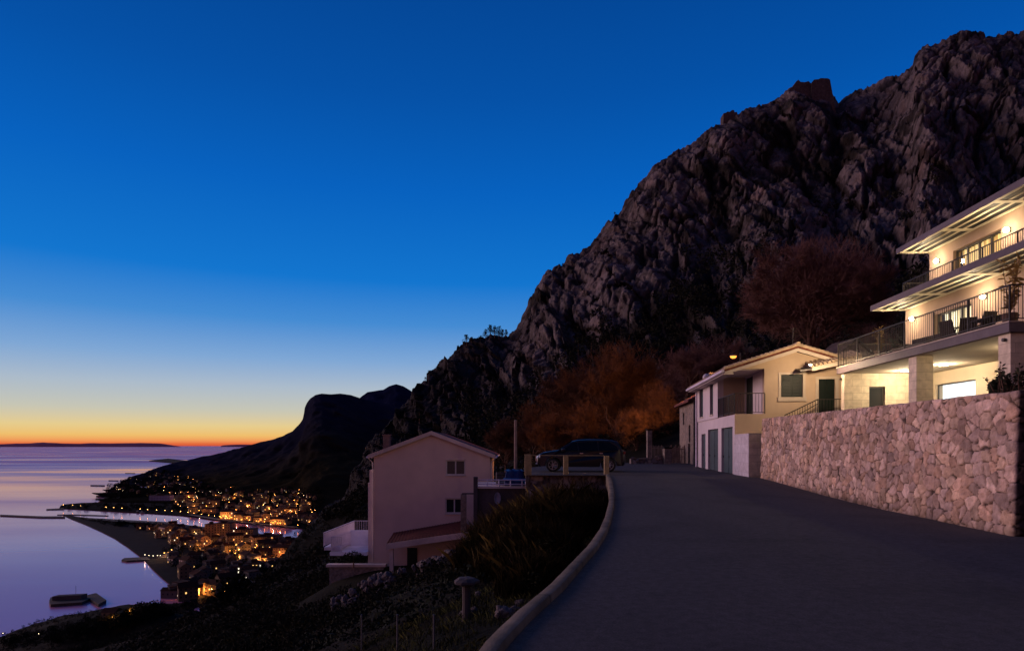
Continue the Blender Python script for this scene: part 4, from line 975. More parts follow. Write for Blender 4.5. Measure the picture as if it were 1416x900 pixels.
tt.build('roof_tiles', mt['paletile'], l_)
ab0, abz = HF.ony(-.45, 1104, 513); ab1, _ = HF.ony(-.45, 1122, 506)
MB().hexa([(ab0, -.75, abz - .06), (ab1, -.75, abz + .04), (ab1, -.003, abz + .2), (ab0, -.003, abz + .1), (ab0, -.75, abz), (ab1, -.75, abz + .1), (ab1, -.003, abz + .26), (ab0, -.003, abz + .16)]).build('awning', mt['frame'], H)
flx, flz = HF.ony(-.8, 1120, 504.5)
fl = MB(); fl.box(flx - .09, flx + .09, -.86, -.78, flz - .05, flz + .05); fo = fl.build('flood_lamp', mt['frame'], H)
point_light('flood_lamp_light', HF.w(flx, -2.3, flz - .1), 270, (1, .71, .44), .15)
MB().box(flx - .06, flx + .06, -.875, -.862, flz - .03, flz + .03).build('lamp_glow', mt['lamp_glow'], fo)
s0, sz0 = HF.ony(-.5, 1085, 574); s1, sz1 = HF.ony(-.5, 1131, 552)
rs = MB()
rs.bar((s0, -.5, sz0 + .0), (s1, -.5, sz1 + .0), .045); rs.bar((s0 + .3, -.5, sz0 - .15), (s1, -.5, sz1 - .2), .03)
r_ = rs.build('stair_rail', mt['iron'], H)
bb = MB()
for k in range(14):
    t_ = k / 13; bb.bar((s0 + (s1 - s0) * t_, -.5, sz0 + (sz1 - sz0) * t_ - .95), (s0 + (s1 - s0) * t_, -.5, sz0 + (sz1 - sz0) * t_), .018)
bb.build('bars', mt['iron'], r_)
st_ = MB()
for k in range(7):
    t_ = k / 7; xx = s0 + (s1 - s0) * t_; st_.box(xx, xx + (s1 - s0) / 7, -.95, -.53, 0.4, sz0 - 1.0 + (sz1 - sz0) * (t_ + 1 / 7))
st_.build('outside_stair', mt['eave'], H)
s2, sz2 = HF.ony(-.5, 1155, 548); s3, _ = HF.ony(-.5, 1166, 548)
railing(H, 'landing_railing', [(s1, -.5, sz1 - .95), (s3 + .1, -.5, sz1 - .95)], .95, .13, 1.2, mt['iron'], .016)
MB().box(s1, s3 + .4, -.98, -.004, 2.2, sz1 - .97).build('landing', mt['house'], H)
MB().bar((.7, -.13, 2.05), (1.05, -.13, 2.12), .06).build('wall_lamp', mt['iron'], H)
for (px, py, h) in [(1099, 482, .9)]:
    a = MB(); x_, z_ = xA, zA + .2; a.tube([(x_, .4, z_), (x_ + .02, .4, z_ + h)], .015, 5)
    for k in range(4): a.bar((x_ - .25, .4, z_ + h - .1 - k * .12), (x_ + .25, .4, z_ + h - .02 - k * .12), .012)
    a.build('aerial', mt['iron'], H)
dd_ = empty('satellite_dish', HF.w(.2, HF.onx(.2, 977)[0], eL + .25), 0, 'small pale satellite dish on the street eave of the cream house', 'satellite dish')
c = MB(); c.lathe([(.001, -.07), (.12, -.05), (.22, .02), (.23, .02), (.12, -.065), (.001, -.085)], (0, 0, .22), 18, 'y'); c.build('dish', mt['dish'], dd_, smooth=True)
MB().bar((0, 0, -.1), (0, .05, .22), .03).build('bracket', mt['iron'], dd_)

# street lamp whose orange light falls on the trees
lx, ly, lz = at(1014, 497, 44.5)
sl = empty('street_lamp', (lx, ly, .2), 0, 'glowing orange street lamp just above the roof edge of the cream house', 'street lamp')
MB().tube([(.5, 0, 0), (.5, 0, lz + .3)], [.09, .05], 8).tube([(.5, 0, lz + .25), (.25, 0, lz + .35), (0, 0, lz + .2)], .035, 6).build('pole', mt['iron'], sl)
hd = MB(); hd.lathe([(.02, .12), (.22, .06), (.24, -.02)], (0, 0, lz + .05), 12); hh_ = hd.build('lamp_hood', mt['iron'], sl)
g = MB(); g.lathe([(.22, .02), (.20, -.1), (.1, -.17), (.001, -.19)], (0, 0, lz + .05), 12); g.build('lamp_glow', mt['sodium'], hh_, smooth=True)
d_ = bpy.data.lights.new('sodium_lamp', 'SPOT'); d_.energy = 8500; d_.color = (1, .42, .13); d_.shadow_soft_size = .12; d_.spot_size = math.radians(86); d_.spot_blend = .6
so = bpy.data.objects.new('sodium_lamp', d_); col.objects.link(so); so.location = (lx - .35, ly + .1, lz - .28); so.rotation_euler = Vector((.62, -1, .10)).to_track_quat('Z', 'Y').to_euler()

# the older stone house behind it
OF = Frame((at(945.5, 0, 47)[0], 44.5, .15), .10)
o_ = empty('stone_house', OF.O, OF.rot, 'narrow old stone house with tiled gable behind the cream house', 'house')
MB().wall('x', 0, .4, 0, 6, -.3, 4.6, [(1.2, 1.9, 1.7, 2.9), (1.3, 2.2, -.2, 1.6), (3.8, 4.4, 3.0, 3.9)]).wall('y', .003, .4, .4, 4.2, -.3, 4.6).prism([(0, 4.6), (4.6, 4.6), (2.3, 5.8)], 'y', .0, .4).build('wall', mt['rubble'], o_)
MB().prism([(-.4, 4.42), (2.3, 5.85), (5, 4.42), (5, 4.55), (2.3, 6.0), (-.4, 4.55)], 'y', -.25, 6.2).build('roof', mt['tile'], o_)
MB().box(.12, .16, 1.2, 1.9, 1.7, 2.9).build('window', mt['glass'], o_)
MB().box(.12, .16, 3.8, 4.4, 3.0, 3.9).build('window', mt['glass'], o_)
MB().box(.15, .2, 1.3, 2.2, -.2, 1.6).build('door', mt['green'], o_)
MB().box(1.2, 1.7, .6, 1.1, 5.2, 6.5).build('chimney', mt['rubble'], o_)
# little gabled hut up the slope beyond the villa's balcony
hx_, hy_, hz_ = at(1183, 482, 45)
h_ = empty('stone_hut', (hx_, hy_, hz_ - 2.4), .15, 'small dark stone hut with a steep gable above the far balcony end', 'hut')
h_.scale = (.8, .8, .8); MB().box(-1.35, 1.35, 0, 3, -1.5, 2.6).prism([(-1.35, 2.6), (1.35, 2.6), (0, 3.7)], 'y', 0, 3).build('wall', mt['rubble'], h_)
MB().prism([(-1.6, 2.45), (0, 3.75), (1.6, 2.45), (1.6, 2.6), (0, 3.92), (-1.6, 2.6)], 'y', -.25, 3.2).build('roof', mt['ruin'], h_)
# ================================================================== the mauve house below the road
PY = 46.0
pxX = lambda px: (px - CX) / FO * PY
pz = lambda py: EYE + (HY - py) / FO * PY
XL, XR, XM = pxX(517), pxX(677.5), pxX(597)
P_ = empty('gable_house', (0, PY, 0), 0, 'plain mauve plastered house with a low gable standing below the road', 'house')
zB, zE, zP = -7.6, pz(630), pz(600)
W1 = (pxX(616.7), pxX(643.3), pz(656.5), pz(636)); W2 = (pxX(616), pxX(640.5), pz(709.5), pz(689))
g = MB(); g.wall('y', 0, .3, XL, XR, zB, zE, [W1, W2]).prism([(XL, zE), (XR, zE), (XM, zP)], 'y', 0, .3)
g.wall('x', XL + .003, XL + .3, .3, 10, zB, zE).wall('x', XR - .3, XR - .003, .3, 10, zB, zE).wall('y', 9.7, 10, XL + .3, XR - .3, zB, zE)
g.build('wall', mt['housepink'], P_)
for (a, b_, zl, zh) in (W1, W2):
    wf, wp = MB(), MB(); window(wf, wp, 'y', .08, a, b_, zl, zh, .075, 1, .06); f_ = wf.build('window', mt['whiteframe'], P_); wp.build('pane', mt['glass'], f_)
    MB().box(a - .06, b_ + .06, -.07, -.003, zl - .07, zl - .003).build('sill', mt['whiteframe'], f_)
    MB().box(a - .04, b_ + .04, -.05, -.003, zh + .003, zh + .1).build('shutter_box', mt['pinkeave'], f_)
sl_ = (zP - zE) / (XM - XL); ovh = .38
ro = MB(); ro.prism([(XL - ovh, zE - sl_ * ovh + .02), (XM, zP + .02), (XR + ovh, zE - sl_ * ovh + .02), (XR + ovh, zE - sl_ * ovh + .2), (XM, zP + .2), (XL - ovh, zE - sl_ * ovh + .2)], 'y', -.2, 10.3)
r_ = ro.build('roof', mt['tile'], P_)
MB().prism([(XL - ovh, zE - sl_ * ovh - .06), (XM, zP - .06), (XR + ovh, zE - sl_ * ovh - .06), (XR + ovh, zE - sl_ * ovh + .215), (XM, zP + .215), (XL - ovh, zE - sl_ * ovh + .215)], 'y', -.26, -.203).build('verge_board', mt['pinkeave'], r_)
MB().prism([(XL - .05, zE - sl_ * .05 - .05), (XM, zP - .05), (XR + .05, zE - sl_ * .05 - .05), (XR + .05, zE - sl_ * .05 + .017), (XM, zP + .017), (XL - .05, zE - sl_ * .05 + .017)], 'y', -.202, -.003).build('verge_soffit', mt['pinkeave'], r_)
for xx in (XL - ovh - .06, XR + ovh + .06): MB().tube([(xx, -.25, zE - sl_ * ovh + .05), (xx, 10.3, zE - sl_ * ovh + .05)], .07, 8).build('gutter', mt['rail'], r_)
MB().tube([(XR + ovh, -.1, zE - .15), (XR + .1, -.07, zE - .5), (XR + .06, -.07, -5.8)], .045, 6).build('downpipe', mt['pinkeave'], P_)
MB().tube([(XL - ovh, -.1, zE - .15), (XL - .06, -.07, zE - .5), (XL - .06, -.07, -6.5)], .045, 6).build('downpipe', mt['pinkeave'], P_)
cx_, cz_ = (pxX(529.5), pz(613))
ch = MB(); ch.box(cx_ - .24, cx_ + .24, 1.2, 1.7, 0, pz(601.5)); ch.box(cx_ - .3, cx_ + .3, 1.14, 1.76, pz(601.5), pz(601.5) + .08); ch.build('chimney', mt['pole'], r_)
# side balconies seen edge-on
b = MB(); b.box(pxX(506.8), XL - .003, .5, 8, zB, pz(668)); b.build('balcony_block', mt['housewhite'], P_)
MB().box(pxX(508.8), XL - .003, .5, 8, pz(667.8) + .003, pz(650)).build('balcony_parapet', mt['housewhite'], P_)
# lean-to with red tiles, its pillar and openings
c0, c1 = at(535, 754, 43.2), at(657, 736, 43.2)
t0, t1 = at(545, 738.5, 45.95), at(640, 722, 45.95)
def rel(p, dz=0): return (p[0], p[1] - PY, p[2] + dz)
lt = MB(); lt.hexa([rel(c0), rel(c1), rel(t1), rel(t0), rel(c0, .12), rel(c1, .12), rel(t1, .12), rel(t0, .12)]); mt['tiledark'] = M('weathered_roof_tile', (.10, .022, .018), .9, .3, 5, .3, 18); lo_ = lt.build('porch_roof', mt['tiledark'], P_)
lt = MB(); lt.hexa([rel((c0[0] - .05, c0[1] - .06, c0[2] - .26)), rel((c1[0] + .05, c1[1] - .06, c1[2] - .26)), rel((c1[0] + .05, c1[1] - .005, c1[2] - .26)), rel((c0[0] - .05, c0[1] - .005, c0[2] - .26)),
    rel((c0[0] - .05, c0[1] - .06, c0[2] + .13)), rel((c1[0] + .05, c1[1] - .06, c1[2] + .13)), rel((c1[0] + .05, c1[1] - .005, c1[2] + .13)), rel((c0[0] - .05, c0[1] - .005, c0[2] + .13))]); lt.build('fascia_board', mt['pinkeave'], lo_)
tt = MB()
for k in range(26):
    s = k / 25; a = Vector(rel(c0, .14)).lerp(Vector(rel(c1, .14)), s); b_ = Vector(rel(t0, .14)).lerp(Vector(rel(t1, .14)), s); tt.tube([a - Vector((0, 0, .02)), b_ - Vector((0, 0, .02))], .035, 5)
tt.build('roof_tiles', mt['tiledark'], lo_)
MB().box(c0[0] + .15, c0[0] + .4, c0[1] - PY + .1, c0[1] - PY + .35, -8.2, c0[2] - .02).build('porch_post', mt['pinkeave'], P_)
MB().box(c0[0] + .9, c0[0] + 1.6, -.06, -.003, -7.4, -5.6).build('door', mt['green'], P_)
pl_ = MB(); pa = at(641, 735, 43.4); pl_.box(pa[0] - .18, pa[0] + .18, pa[1] - PY - .2, pa[1] - PY + .2, at(0, 735, 43.4)[2], at(0, 683, 43.4)[2]); pl_.build('stone_pillar', mt['rubble'], P_)
pb = at(650, 683, 43.4); MB().box(pa[0] - .1, pb[0] + .6, pa[1] - PY - .12, pa[1] - PY + .12, at(0, 683, 43.4)[2], at(0, 681.4, 43.4)[2]).build('lintel', mt['darkconcrete'], P_)
# white terrace on its seaward side
T_ = empty('sun_terrace', (pxX(476), PY, 0), 0, 'small pale terrace with white railing on the seaward side of the mauve house', 'terrace')
tx = lambda px: pxX(px) - pxX(476)
zt_ = pz(763)
MB().box(tx(456), tx(507.5), 0, 4.5, zt_ - .25, zt_).build('floor', mt['floorwhite'], T_)
MB().box(tx(470), tx(507.5), 3.0, 3.15, zt_ + .003, zt_ + 1.15).build('back_wall', mt['floorwhite'], T_)
railing(T_, 'railing', [(tx(507), 4.4, zt_ + .7), (tx(469), 4.4, zt_ + .7), (tx(447), .1, zt_ + .35)], 1.0, .13, 1.4, mt['rail'], .02, .06)
railing(T_, 'railing', [(tx(470), 3.0, zt_), (tx(457.5), .1, zt_), (tx(472), .05, zt_)], 1.05, .13, 1.4, mt['rail'], .02, .06)
for a, b_ in [((tx(469), 4.36, zt_ + .78), (tx(447.2), .14, zt_ + .43)), ((tx(470), 2.96, zt_ + .1), (tx(457.7), .14, zt_ + .1))]:
    q_ = MB(); q_.hexa([a, b_, (b_[0] + .03, b_[1], b_[2]), (a[0] + .03, a[1], a[2]), (a[0], a[1], a[2] + .85), (b_[0], b_[1], b_[2] + .85), (b_[0] + .03, b_[1], b_[2] + .85), (a[0] + .03, a[1], a[2] + .85)]); q_.build('screen_panel', mt['rail'], T_)
MB().box(tx(447), tx(469), .2, 4.4, zt_ + .1, zt_ + .32).build('upper_deck', mt['rail'], T_)
MB().box(tx(462), tx(535), -1.2, -.8, -9.2, pz(779)).build('retaining_wall', mt['rubble'], T_)
MB().box(tx(458), tx(538), -1.3, -.7, pz(779) + .003, pz(779) + .16).build('coping', mt['pinkeave'], T_)

# roadside deck with the tarpaulin, its rail, the dish and the pole
DY = 39.0
dX = lambda px: (px - CX) / FO * DY
dz = lambda py: EYE + (HY - py) / FO * DY
D_ = empty('deck', (dX(692), DY, 0), 0, 'raised concrete deck with pipe railing between the mauve house and the parking bay', 'deck')
ex = lambda px: dX(px) - dX(692)
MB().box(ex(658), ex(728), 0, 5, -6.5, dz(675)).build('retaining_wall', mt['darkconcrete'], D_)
MB().box(ex(656), ex(729), -.12, 5, dz(675) + .002, dz(672)).build('deck_slab', mt['pinkeave'], D_)
rl = MB(); zt = dz(672)
for h in (.12, .38): rl.tube([(ex(658), -.05, zt + h), (ex(728), -.05, zt + h)], .035, 6)
for px in (658.5, 674, 690, 706, 722): rl.tube([(ex(px), -.05, zt), (ex(px), -.05, zt + .42)], .035, 6)
rl.build('railing', mt['rail'], D_)
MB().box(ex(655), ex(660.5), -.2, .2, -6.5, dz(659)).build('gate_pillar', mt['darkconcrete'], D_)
# tarpaulin over a stack
tp = empty('covered_stack', (dX(711.5), DY + .9, dz(672)), 0, 'stack under a bright blue tarpaulin on the concrete deck beside the mauve house', 'tarpaulin')
n = 26; V = []
for i in range(n):
    for j in range(n):
        a, b_ = i / (n - 1) * 2 - 1, j / (n - 1) * 2 - 1
        e = max(abs(a), abs(b_)); h = .94 if e < .78 else .94 * (1 - ((e - .78) / .22) ** 1.5)
        V.append((a * .64, b_ * .7, max(.03, h + .05 * math.sin(9 * a + 3 * b_) * (e > .5) - .04 * a * a)))
V = np.array(V); V[:, 2] += fbm(V / .25, 3, 400) * .05; V[:, 2] = np.maximum(V[:, 2], .03)
mesh_np('cover', V, grid_faces(n, n), mt['tarp'], tp, smooth=True)
MB().box(-.55, .55, -.6, .6, .02, .3).build('pallet', mt['pole'], tp)
mt['tarpl'] = M('light_blue_tarp_fold', (.03, .26, .62), .4, .1, 4, .1)
MB().hexa([(-.66, -.74, .34), (.68, -.74, .28), (.68, -.6, .28), (-.66, -.6, .34), (-.66, -.72, .47), (.68, -.72, .43), (.68, -.6, .43), (-.66, -.6, .47)]).build('tarp_fold', mt['tarpl'], tp, bevel=.02)
MB().bar((-.62, -.5, .93), (.66, -.5, .9), .035).build('lashing_bar', mt['tarpl'], tp)
bx_ = empty('crate', (dX(694), DY + .8, dz(672)), .1, 'dull slatted crate left of the blue tarpaulin on the deck', 'crate')
cc = MB()
for k in range(4): cc.box(-.36, .36, -.3, -.27, .05 + k * .2, .19 + k * .2); cc.box(-.36, .36, .27, .3, .05 + k * .2, .19 + k * .2)
for s in (-.36, .33): cc.box(s, s + .03, -.268, .268, .05, .8)
cc.box(-.33, .33, -.268, .268, .05, .08); cc.build('slats', mt['darkconcrete'], bx_)
dd_ = empty('satellite_dish', at(687.5, 694, 38.6), 0, 'oval pale satellite dish mounted on the dark wall under the deck railing', 'satellite dish')
c = MB(); c.lathe([(.001, .09), (.15, .06), (.30, -.03), (.31, -.03), (.16, .08), (.001, .11)], (0, 0, .2), 18, 'y'); oo = c.build('dish', mt['dish'], dd_, smooth=True); oo.scale = (.72, 1, 1.15); oo.rotation_euler = (0, 0, .5)
MB().bar((0, .08, .05), (0, .42, .05), .05).build('bracket', mt['iron'], dd_)
pX, _, _z = at(713, 650, 42); pt_ = at(713, 582, 42)[2]
pp = empty('utility_pole', (pX, 42, -1.6), 0, 'slim bare wooden pole standing behind the blue tarpaulin', 'pole')
MB().tube([(0, 0, 0), (0, 0, 2), (0, 0, pt_ + 1.6)], [.12, .105, .085], 10).build('shaft', mt['pole'], pp); MB().lathe([(.085, 0), (.1, .02), (.1, .05), (.001, .08)], (0, 0, pt_ + 1.6), 10).build('cap', mt['pole'], pp)

# ================================================================== parking bay: low rubble wall with ochre posts and a rail, the dark car behind
BY = 30.6
bX = lambda px: (px - CX) / FO * BY
bz = lambda py: EYE + (HY - py) / FO * BY
B_ = empty('parking_barrier', (bX(786), BY, 0), 0, 'low rubble wall with three ochre posts and a thin rail edging the parking bay', 'barrier')
ux = lambda px: bX(px) - bX(786)
n = 150; S = np.linspace(ux(727), ux(846), n); T = np.linspace(0, 1, 40); SS, TT = np.meshgrid(S, T, indexing='ij'); SS, TT = SS.ravel(), TT.ravel()
z0_, z1_ = -2.4, bz(658); z = z0_ + (z1_ - z0_) * TT
e, bid, oa, oz = cells(SS, z, .3, .24, 17); d = sstep(0, .2, e) * (.04 + .05 * rid(bid, 1))
cl_ = PAL[(rid(bid, 5) * len(PAL)).astype(int) % len(PAL)] * (.25 + .45 * rid(bid, 6))[:, None] * (.25 + .75 * sstep(0, .1, e))[:, None]
mesh_np('rubble_wall', np.c_[SS, -d, z], grid_faces(n, 40), mt['stone'], B_, smooth=True, colors=cl_)
MB().box(ux(727), ux(846), .02, .4, z0_, z1_).build('wall_core', mt['rubble'], B_)
cp_ = MB(); cp_.box(ux(726), ux(847), -.06, .42, z1_ + .002, z1_ + .05); cp_.build('coping', mt['post'], B_, bevel=.01)
for p0, p1, top in [(725.5, 735, 628), (779.5, 786, 629), (836, 842.5, 630)]:
    w_ = MB(); w_.box(ux(p0), ux(p1), .02, .27, z1_ + .052, bz(top)); w_.build('post', mt['post'], B_, bevel=.012)
rr_ = MB(); rr_.tube([(ux(735) + .004, .14, bz(629.6)), (ux(779.5) - .004, .14, bz(629.6))], .022, 6).tube([(ux(786) + .004, .14, bz(629.8)), (ux(836) - .004, .14, bz(629.8))], .022, 6); rr_.build('rail', mt['post'], B_)

def make_car(loc, rz):
    c = empty('parked_car', loc, rz, 'dark estate-type SUV parked side-on behind the ochre posts', 'car')
    L2 = 2.33; R = .36; xf, xr = -1.42, 1.45
    def arch(xc, r=.43, z0=.30, n=12): return [(xc + r * math.cos(a), .36 + r * math.sin(a)) for a in np.linspace(math.pi + .12, -.12, n)]
    low = [(-L2 + .10, .28)] + arch(xf) + arch(xr) + [(L2 - .06, .34)]
    up = [(L2, .55), (L2 + .0, .80), (L2 - .04, 1.02), (L2 - .16, 1.28), (L2 - .42, 1.56), (L2 - .72, 1.63), (1.0, 1.665), (.4, 1.675), (-.1, 1.655), (-.42, 1.59), (-.8, 1.36), (-1.16, 1.115), (-1.5, 1.065), (-1.95, .99), (-2.2, .89), (-L2, .74), (-L2 - .02, .52)]
    out = low + up
    def hw(x, z):
        w_ = .94 - .05 * max(0, .5 - z) - .06 * sstep(1.5, 2.4, abs(x)) * 1.6
        if z > 1.0: w_ -= (z - 1.0) * .36
        return float(w_)
    ts = [-1, -.985, -.94, -.8, -.45, 0, .45, .8, .94, .985, 1]
    sh = {1: .045, .985: .015, .94: 0, .8: 0, .45: 0, 0: 0}
    V, n = [], len(out)
    for t in ts:
        s = sh[abs(t)]
        for x, z in out:
            cx_, cz_ = 0, .85; ax = math.copysign(1, x) if abs(x) > 2 else 0
            zz = z - s * (1 if z > .95 else 0) ; xx = x - ax * s * 1.2 - ax * .10 * abs(t) ** 3
            dome = .035 * (1 - t * t) if z > .95 else 0
            V.append((xx, t * hw(x, z), zz + dome - .02 * abs(t) ** 4 * (z > 1.5)))
    F_ = [[k * n + i, k * n + (i + 1) % n, (k + 1) * n + (i + 1) % n, (k + 1) * n + i] for k in range(len(ts) - 1) for i in range(n)]
    F_ += [list(range(n))[::-1], [(len(ts) - 1) * n + i for i in range(n)]]
    b = MB(); b.add(V, F_); body = b.build('body', mt['carpaint'], c, smooth=False)
    for p in body.data.polygons: p.use_smooth = len(p.vertices) == 4
    def side(pts, s, off=.012):
        return [(x, s * (hw(x, z) + off - (.0 if z > .9 else .0)), z) for x, z in pts]
    for s in (-1, 1):
        glass_polys = [[(-.98, 1.10), (-.42, 1.50), (-.20, 1.55), (-.12, 1.10)], [(-.06, 1.10), (-.14, 1.56), (.85, 1.575), (.92, 1.10)], [(.98, 1.10), (.92, 1.57), (1.5, 1.545), (1.86, 1.30), (1.92, 1.12)]]
        for gp in glass_polys:
            m_ = MB(); m_.add(side(gp, s), [list(range(len(gp)))]); m_.build('side_window', mt['carglass'], c)
        tr_ = MB()
        for a, b_ in [((-1.02, 1.075), (1.95, 1.095)), ((-.42, 1.535), (.9, 1.60)), ((.9, 1.6), (1.52, 1.57)), ((1.52, 1.57), (1.95, 1.28))]:
            (xa_, ya_, za_), (xb_, yb_, zb_) = side([a], s, .012)[0], side([b_], s, .012)[0]; tr_.bar((xa_, ya_, za_), (xb_, yb_, zb_), .018)
        tr_.build('window_trim', mt['trim'], c)
        rr = MB(); rr.tube([(-.25, s * .62, 1.67), (-.1, s * .63, 1.725), (1.35, s * .63, 1.72), (1.5, s * .62, 1.65)], .02, 6); rr.build('roof_rail', mt['trim'], c)
        mr_ = MB(); mr_.hexa([(-.98, s * .95, 1.06), (-.78, s * .95, 1.06), (-.78, s * 1.12, 1.08), (-.94, s * 1.12, 1.08), (-.98, s * .95, 1.22), (-.78, s * .95, 1.22), (-.78, s * 1.12, 1.2), (-.94, s * 1.12, 1.2)]); mr_.build('wing_mirror', mt['carpaint'], c, bevel=.02)
        for xh in (-.05, .95):
            hd = MB(); hd.box(xh + .02, xh + .2, s * .945 - .015 if s > 0 else s * .945 - .015, s * .945 + .02, .95, .98); hd.build('door_handle', mt['chrome'], c)
        dl = MB()
        for x in (-.96, -.08, .94): dl.bar((x, s * (hw(x, .5) + .002), .42), (x, s * (hw(x, 1.0) + .002), 1.03), .012)
        dl.build('door_seam', mt['rubber'], c)
        sk = MB(); sk.box(-.95, .98, s * .9 - .03, s * .9 + .03, .27, .36); sk.build('side_sill', mt['rubber'], c)
        hl = MB(); hl.hexa([(-2.335, s * .50, .70), (-2.16, s * .86, .73), (-2.10, s * .86, .73), (-2.2, s * .5, .70), (-2.30, s * .50, .86), (-2.12, s * .85, .90), (-2.06, s * .85, .90), (-2.2, s * .5, .86)]); hl.build('headlight', mt['headlamp'], c, bevel=.02)
        fg = MB(); fg.box(-2.34, -2.24, s * .62 - .1, s * .62 + .1, .40, .47); fg.build('fog_lamp', mt['headlamp'], c, bevel=.015)
        tl_ = MB(); tl_.box(2.2, 2.31, s * .70 - .15, s * .70 + .15, .92, 1.08); tl_.build('tail_light', mt['tail'], c, bevel=.02)
        for xc in (xf, xr):
            wl = MB(); wl.lathe([(.22, -.1), (.33, -.115), (.36, -.08), (.362, 0), (.36, .08), (.33, .115), (.22, .1)], (xc, s * .84, .36), 28, 'y'); wo = wl.build('wheel', mt['rubber'], c, smooth=True)
            rm_ = MB(); yo = s * .93
            rm_.lathe([(.20, yo - s * .03), (.235, yo + s * .018), (.25, yo + s * .02), (.255, yo - s * .02)], (xc, 0, .36), 28, 'y')
            for k in range(7):
                a = k * 2 * math.pi / 7; rm_.bar((xc + .04 * math.cos(a), yo, .36 + .04 * math.sin(a)), (xc + .235 * math.cos(a), yo + s * .012, .36 + .235 * math.sin(a)), .045, .03)
            rm_.lathe([(.001, yo + s * .02), (.055, yo + s * .018), (.06, yo - s * .02)], (xc, 0, .36), 14, 'y'); rm_.build('rim', mt['alloy'], wo)
    ws = MB(); ws.add([(-1.13, -.78, 1.125), (-1.13, .78, 1.125), (-.47, .62, 1.575), (-.47, -.62, 1.575)], [[0, 1, 2, 3]])
    for k in range(4): x, y, z = ws.v[k]; ws.v[k] = (x - .03, y, z + .045)
    ws.build('windscreen', mt['carglass'], c)
    rw = MB(); rw.add([(2.2, -.72, 1.16), (2.2, .72, 1.16), (1.96, .6, 1.53), (1.96, -.6, 1.53)], [[3, 2, 1, 0]])
    for k in range(4): x, y, z = rw.v[k]; rw.v[k] = (x + .045, y, z + .03)
    rw.build('rear_window', mt['carglass'], c)
    gr = MB(); gr.box(-2.37, -2.30, -.42, .42, .56, .82)
    for k in range(5): gr.box(-2.385, -2.372, -.4, .4, .58 + k * .05, .595 + k * .05)
    gr.build('grille', mt['chrome'], c)
    MB().box(-2.375, -2.30, -.8, .8, .3, .38).build('bumper', mt['rubber'], c, bevel=.02)
    return c
cxx, cyy, _ = at(803, 650, 34.6); make_car((cxx, cyy, .235), math.radians(-7))

# ================================================================== the end of the road: gate, low walls, pillars
def pillar(px0, px1, ptop, Y, z0, label, cap=True):
    a, b_ = (px0 - CX) / FO * Y, (px1 - CX) / FO * Y; top = EYE + (HY - ptop) / FO * Y
    r = empty('gate_pillar', ((a + b_) / 2, Y, z0), .1, label, 'pillar'); w_ = (b_ - a) / 2
    MB().box(-w_, w_, -w_, w_, -.4, top - z0 - .1).build('shaft', mt['rubble'], r, bevel=.02)
    MB().box(-w_ - .05, w_ + .05, -w_ - .05, w_ + .05, top - z0 - .098, top - z0).build('cap', mt['kerb'], r, bevel=.015)
pillar(894.5, 901, 593, 47.5, .2, 'tall slim stone gate pillar at the end of the road')
pillar(917.5, 927, 618, 45, .2, 'short thick stone gate pillar beside the cream house forecourt')
lw_ = empty('garden_wall', at(902, 640, 45), .06, 'low pale rubble garden wall at the end of the road', 'garden wall')
n = 90; S = np.linspace(-1.5, .75, n); T = np.linspace(0, 1, 26); SS, TT = np.meshgrid(S, T, indexing='ij'); SS, TT = SS.ravel(), TT.ravel()
z = -.7 + (1.0 + .12 * np.sin(SS * 3)) * TT + .2 * (SS + 1.5) * .35 * TT; e, bid, oa, oz = cells(SS, z, .3, .22, 23); d = sstep(0, .2, e) * (.05 + .08 * rid(bid, 1))
cl_ = PAL[(rid(bid, 5) * len(PAL)).astype(int) % len(PAL)] * (.35 + .4 * rid(bid, 6))[:, None] * (.25 + .75 * sstep(0, .1, e))[:, None]
mesh_np('wall_face', np.c_[SS, -d, z], grid_faces(n, 26), mt['stone'], lw_, smooth=True, colors=cl_)
MB().hexa([(-1.5, .01, -.7), (.75, .01, -.7), (.75, .4, -.7), (-1.5, .4, -.7), (-1.5, .01, .28), (.75, .01, .43), (.75, .4, .43), (-1.5, .4, .28)]).build('wall_core', mt['rubble'], lw_)
fn = empty('iron_fence', at(909, 635, 46.5), .05, 'rusty upright bar fence between the two gate pillars', 'fence')
f_ = MB(); 
for k in range(9): f_.bar((-.40 + k * .1, 0, -.4), (-.40 + k * .1, 0, .95 + .06 * (k % 2)), .028)
f_.bar((-.45, 0, .0), (.45, 0, .0), .03); f_.bar((-.45, 0, .8), (.45, 0, .8), .03); f_.build('bars', mt['pole'], fn)
fn = empty('timber_fence', at(937, 632, 48), .1, 'grey leaning paling fence beside the old stone house', 'fence')
f_ = MB()
for k in range(12): h_ = 1.0 + .12 * math.sin(k * 2.1); f_.box(-.62 + k * .11, -.55 + k * .11, -.012, .012, -.7, h_ - .2)
f_.bar((-.65, .03, .0), (.72, .03, .05), .05); f_.bar((-.65, .03, .55), (.72, .03, .6), .05); f_.build('palings', mt['pole'], fn)

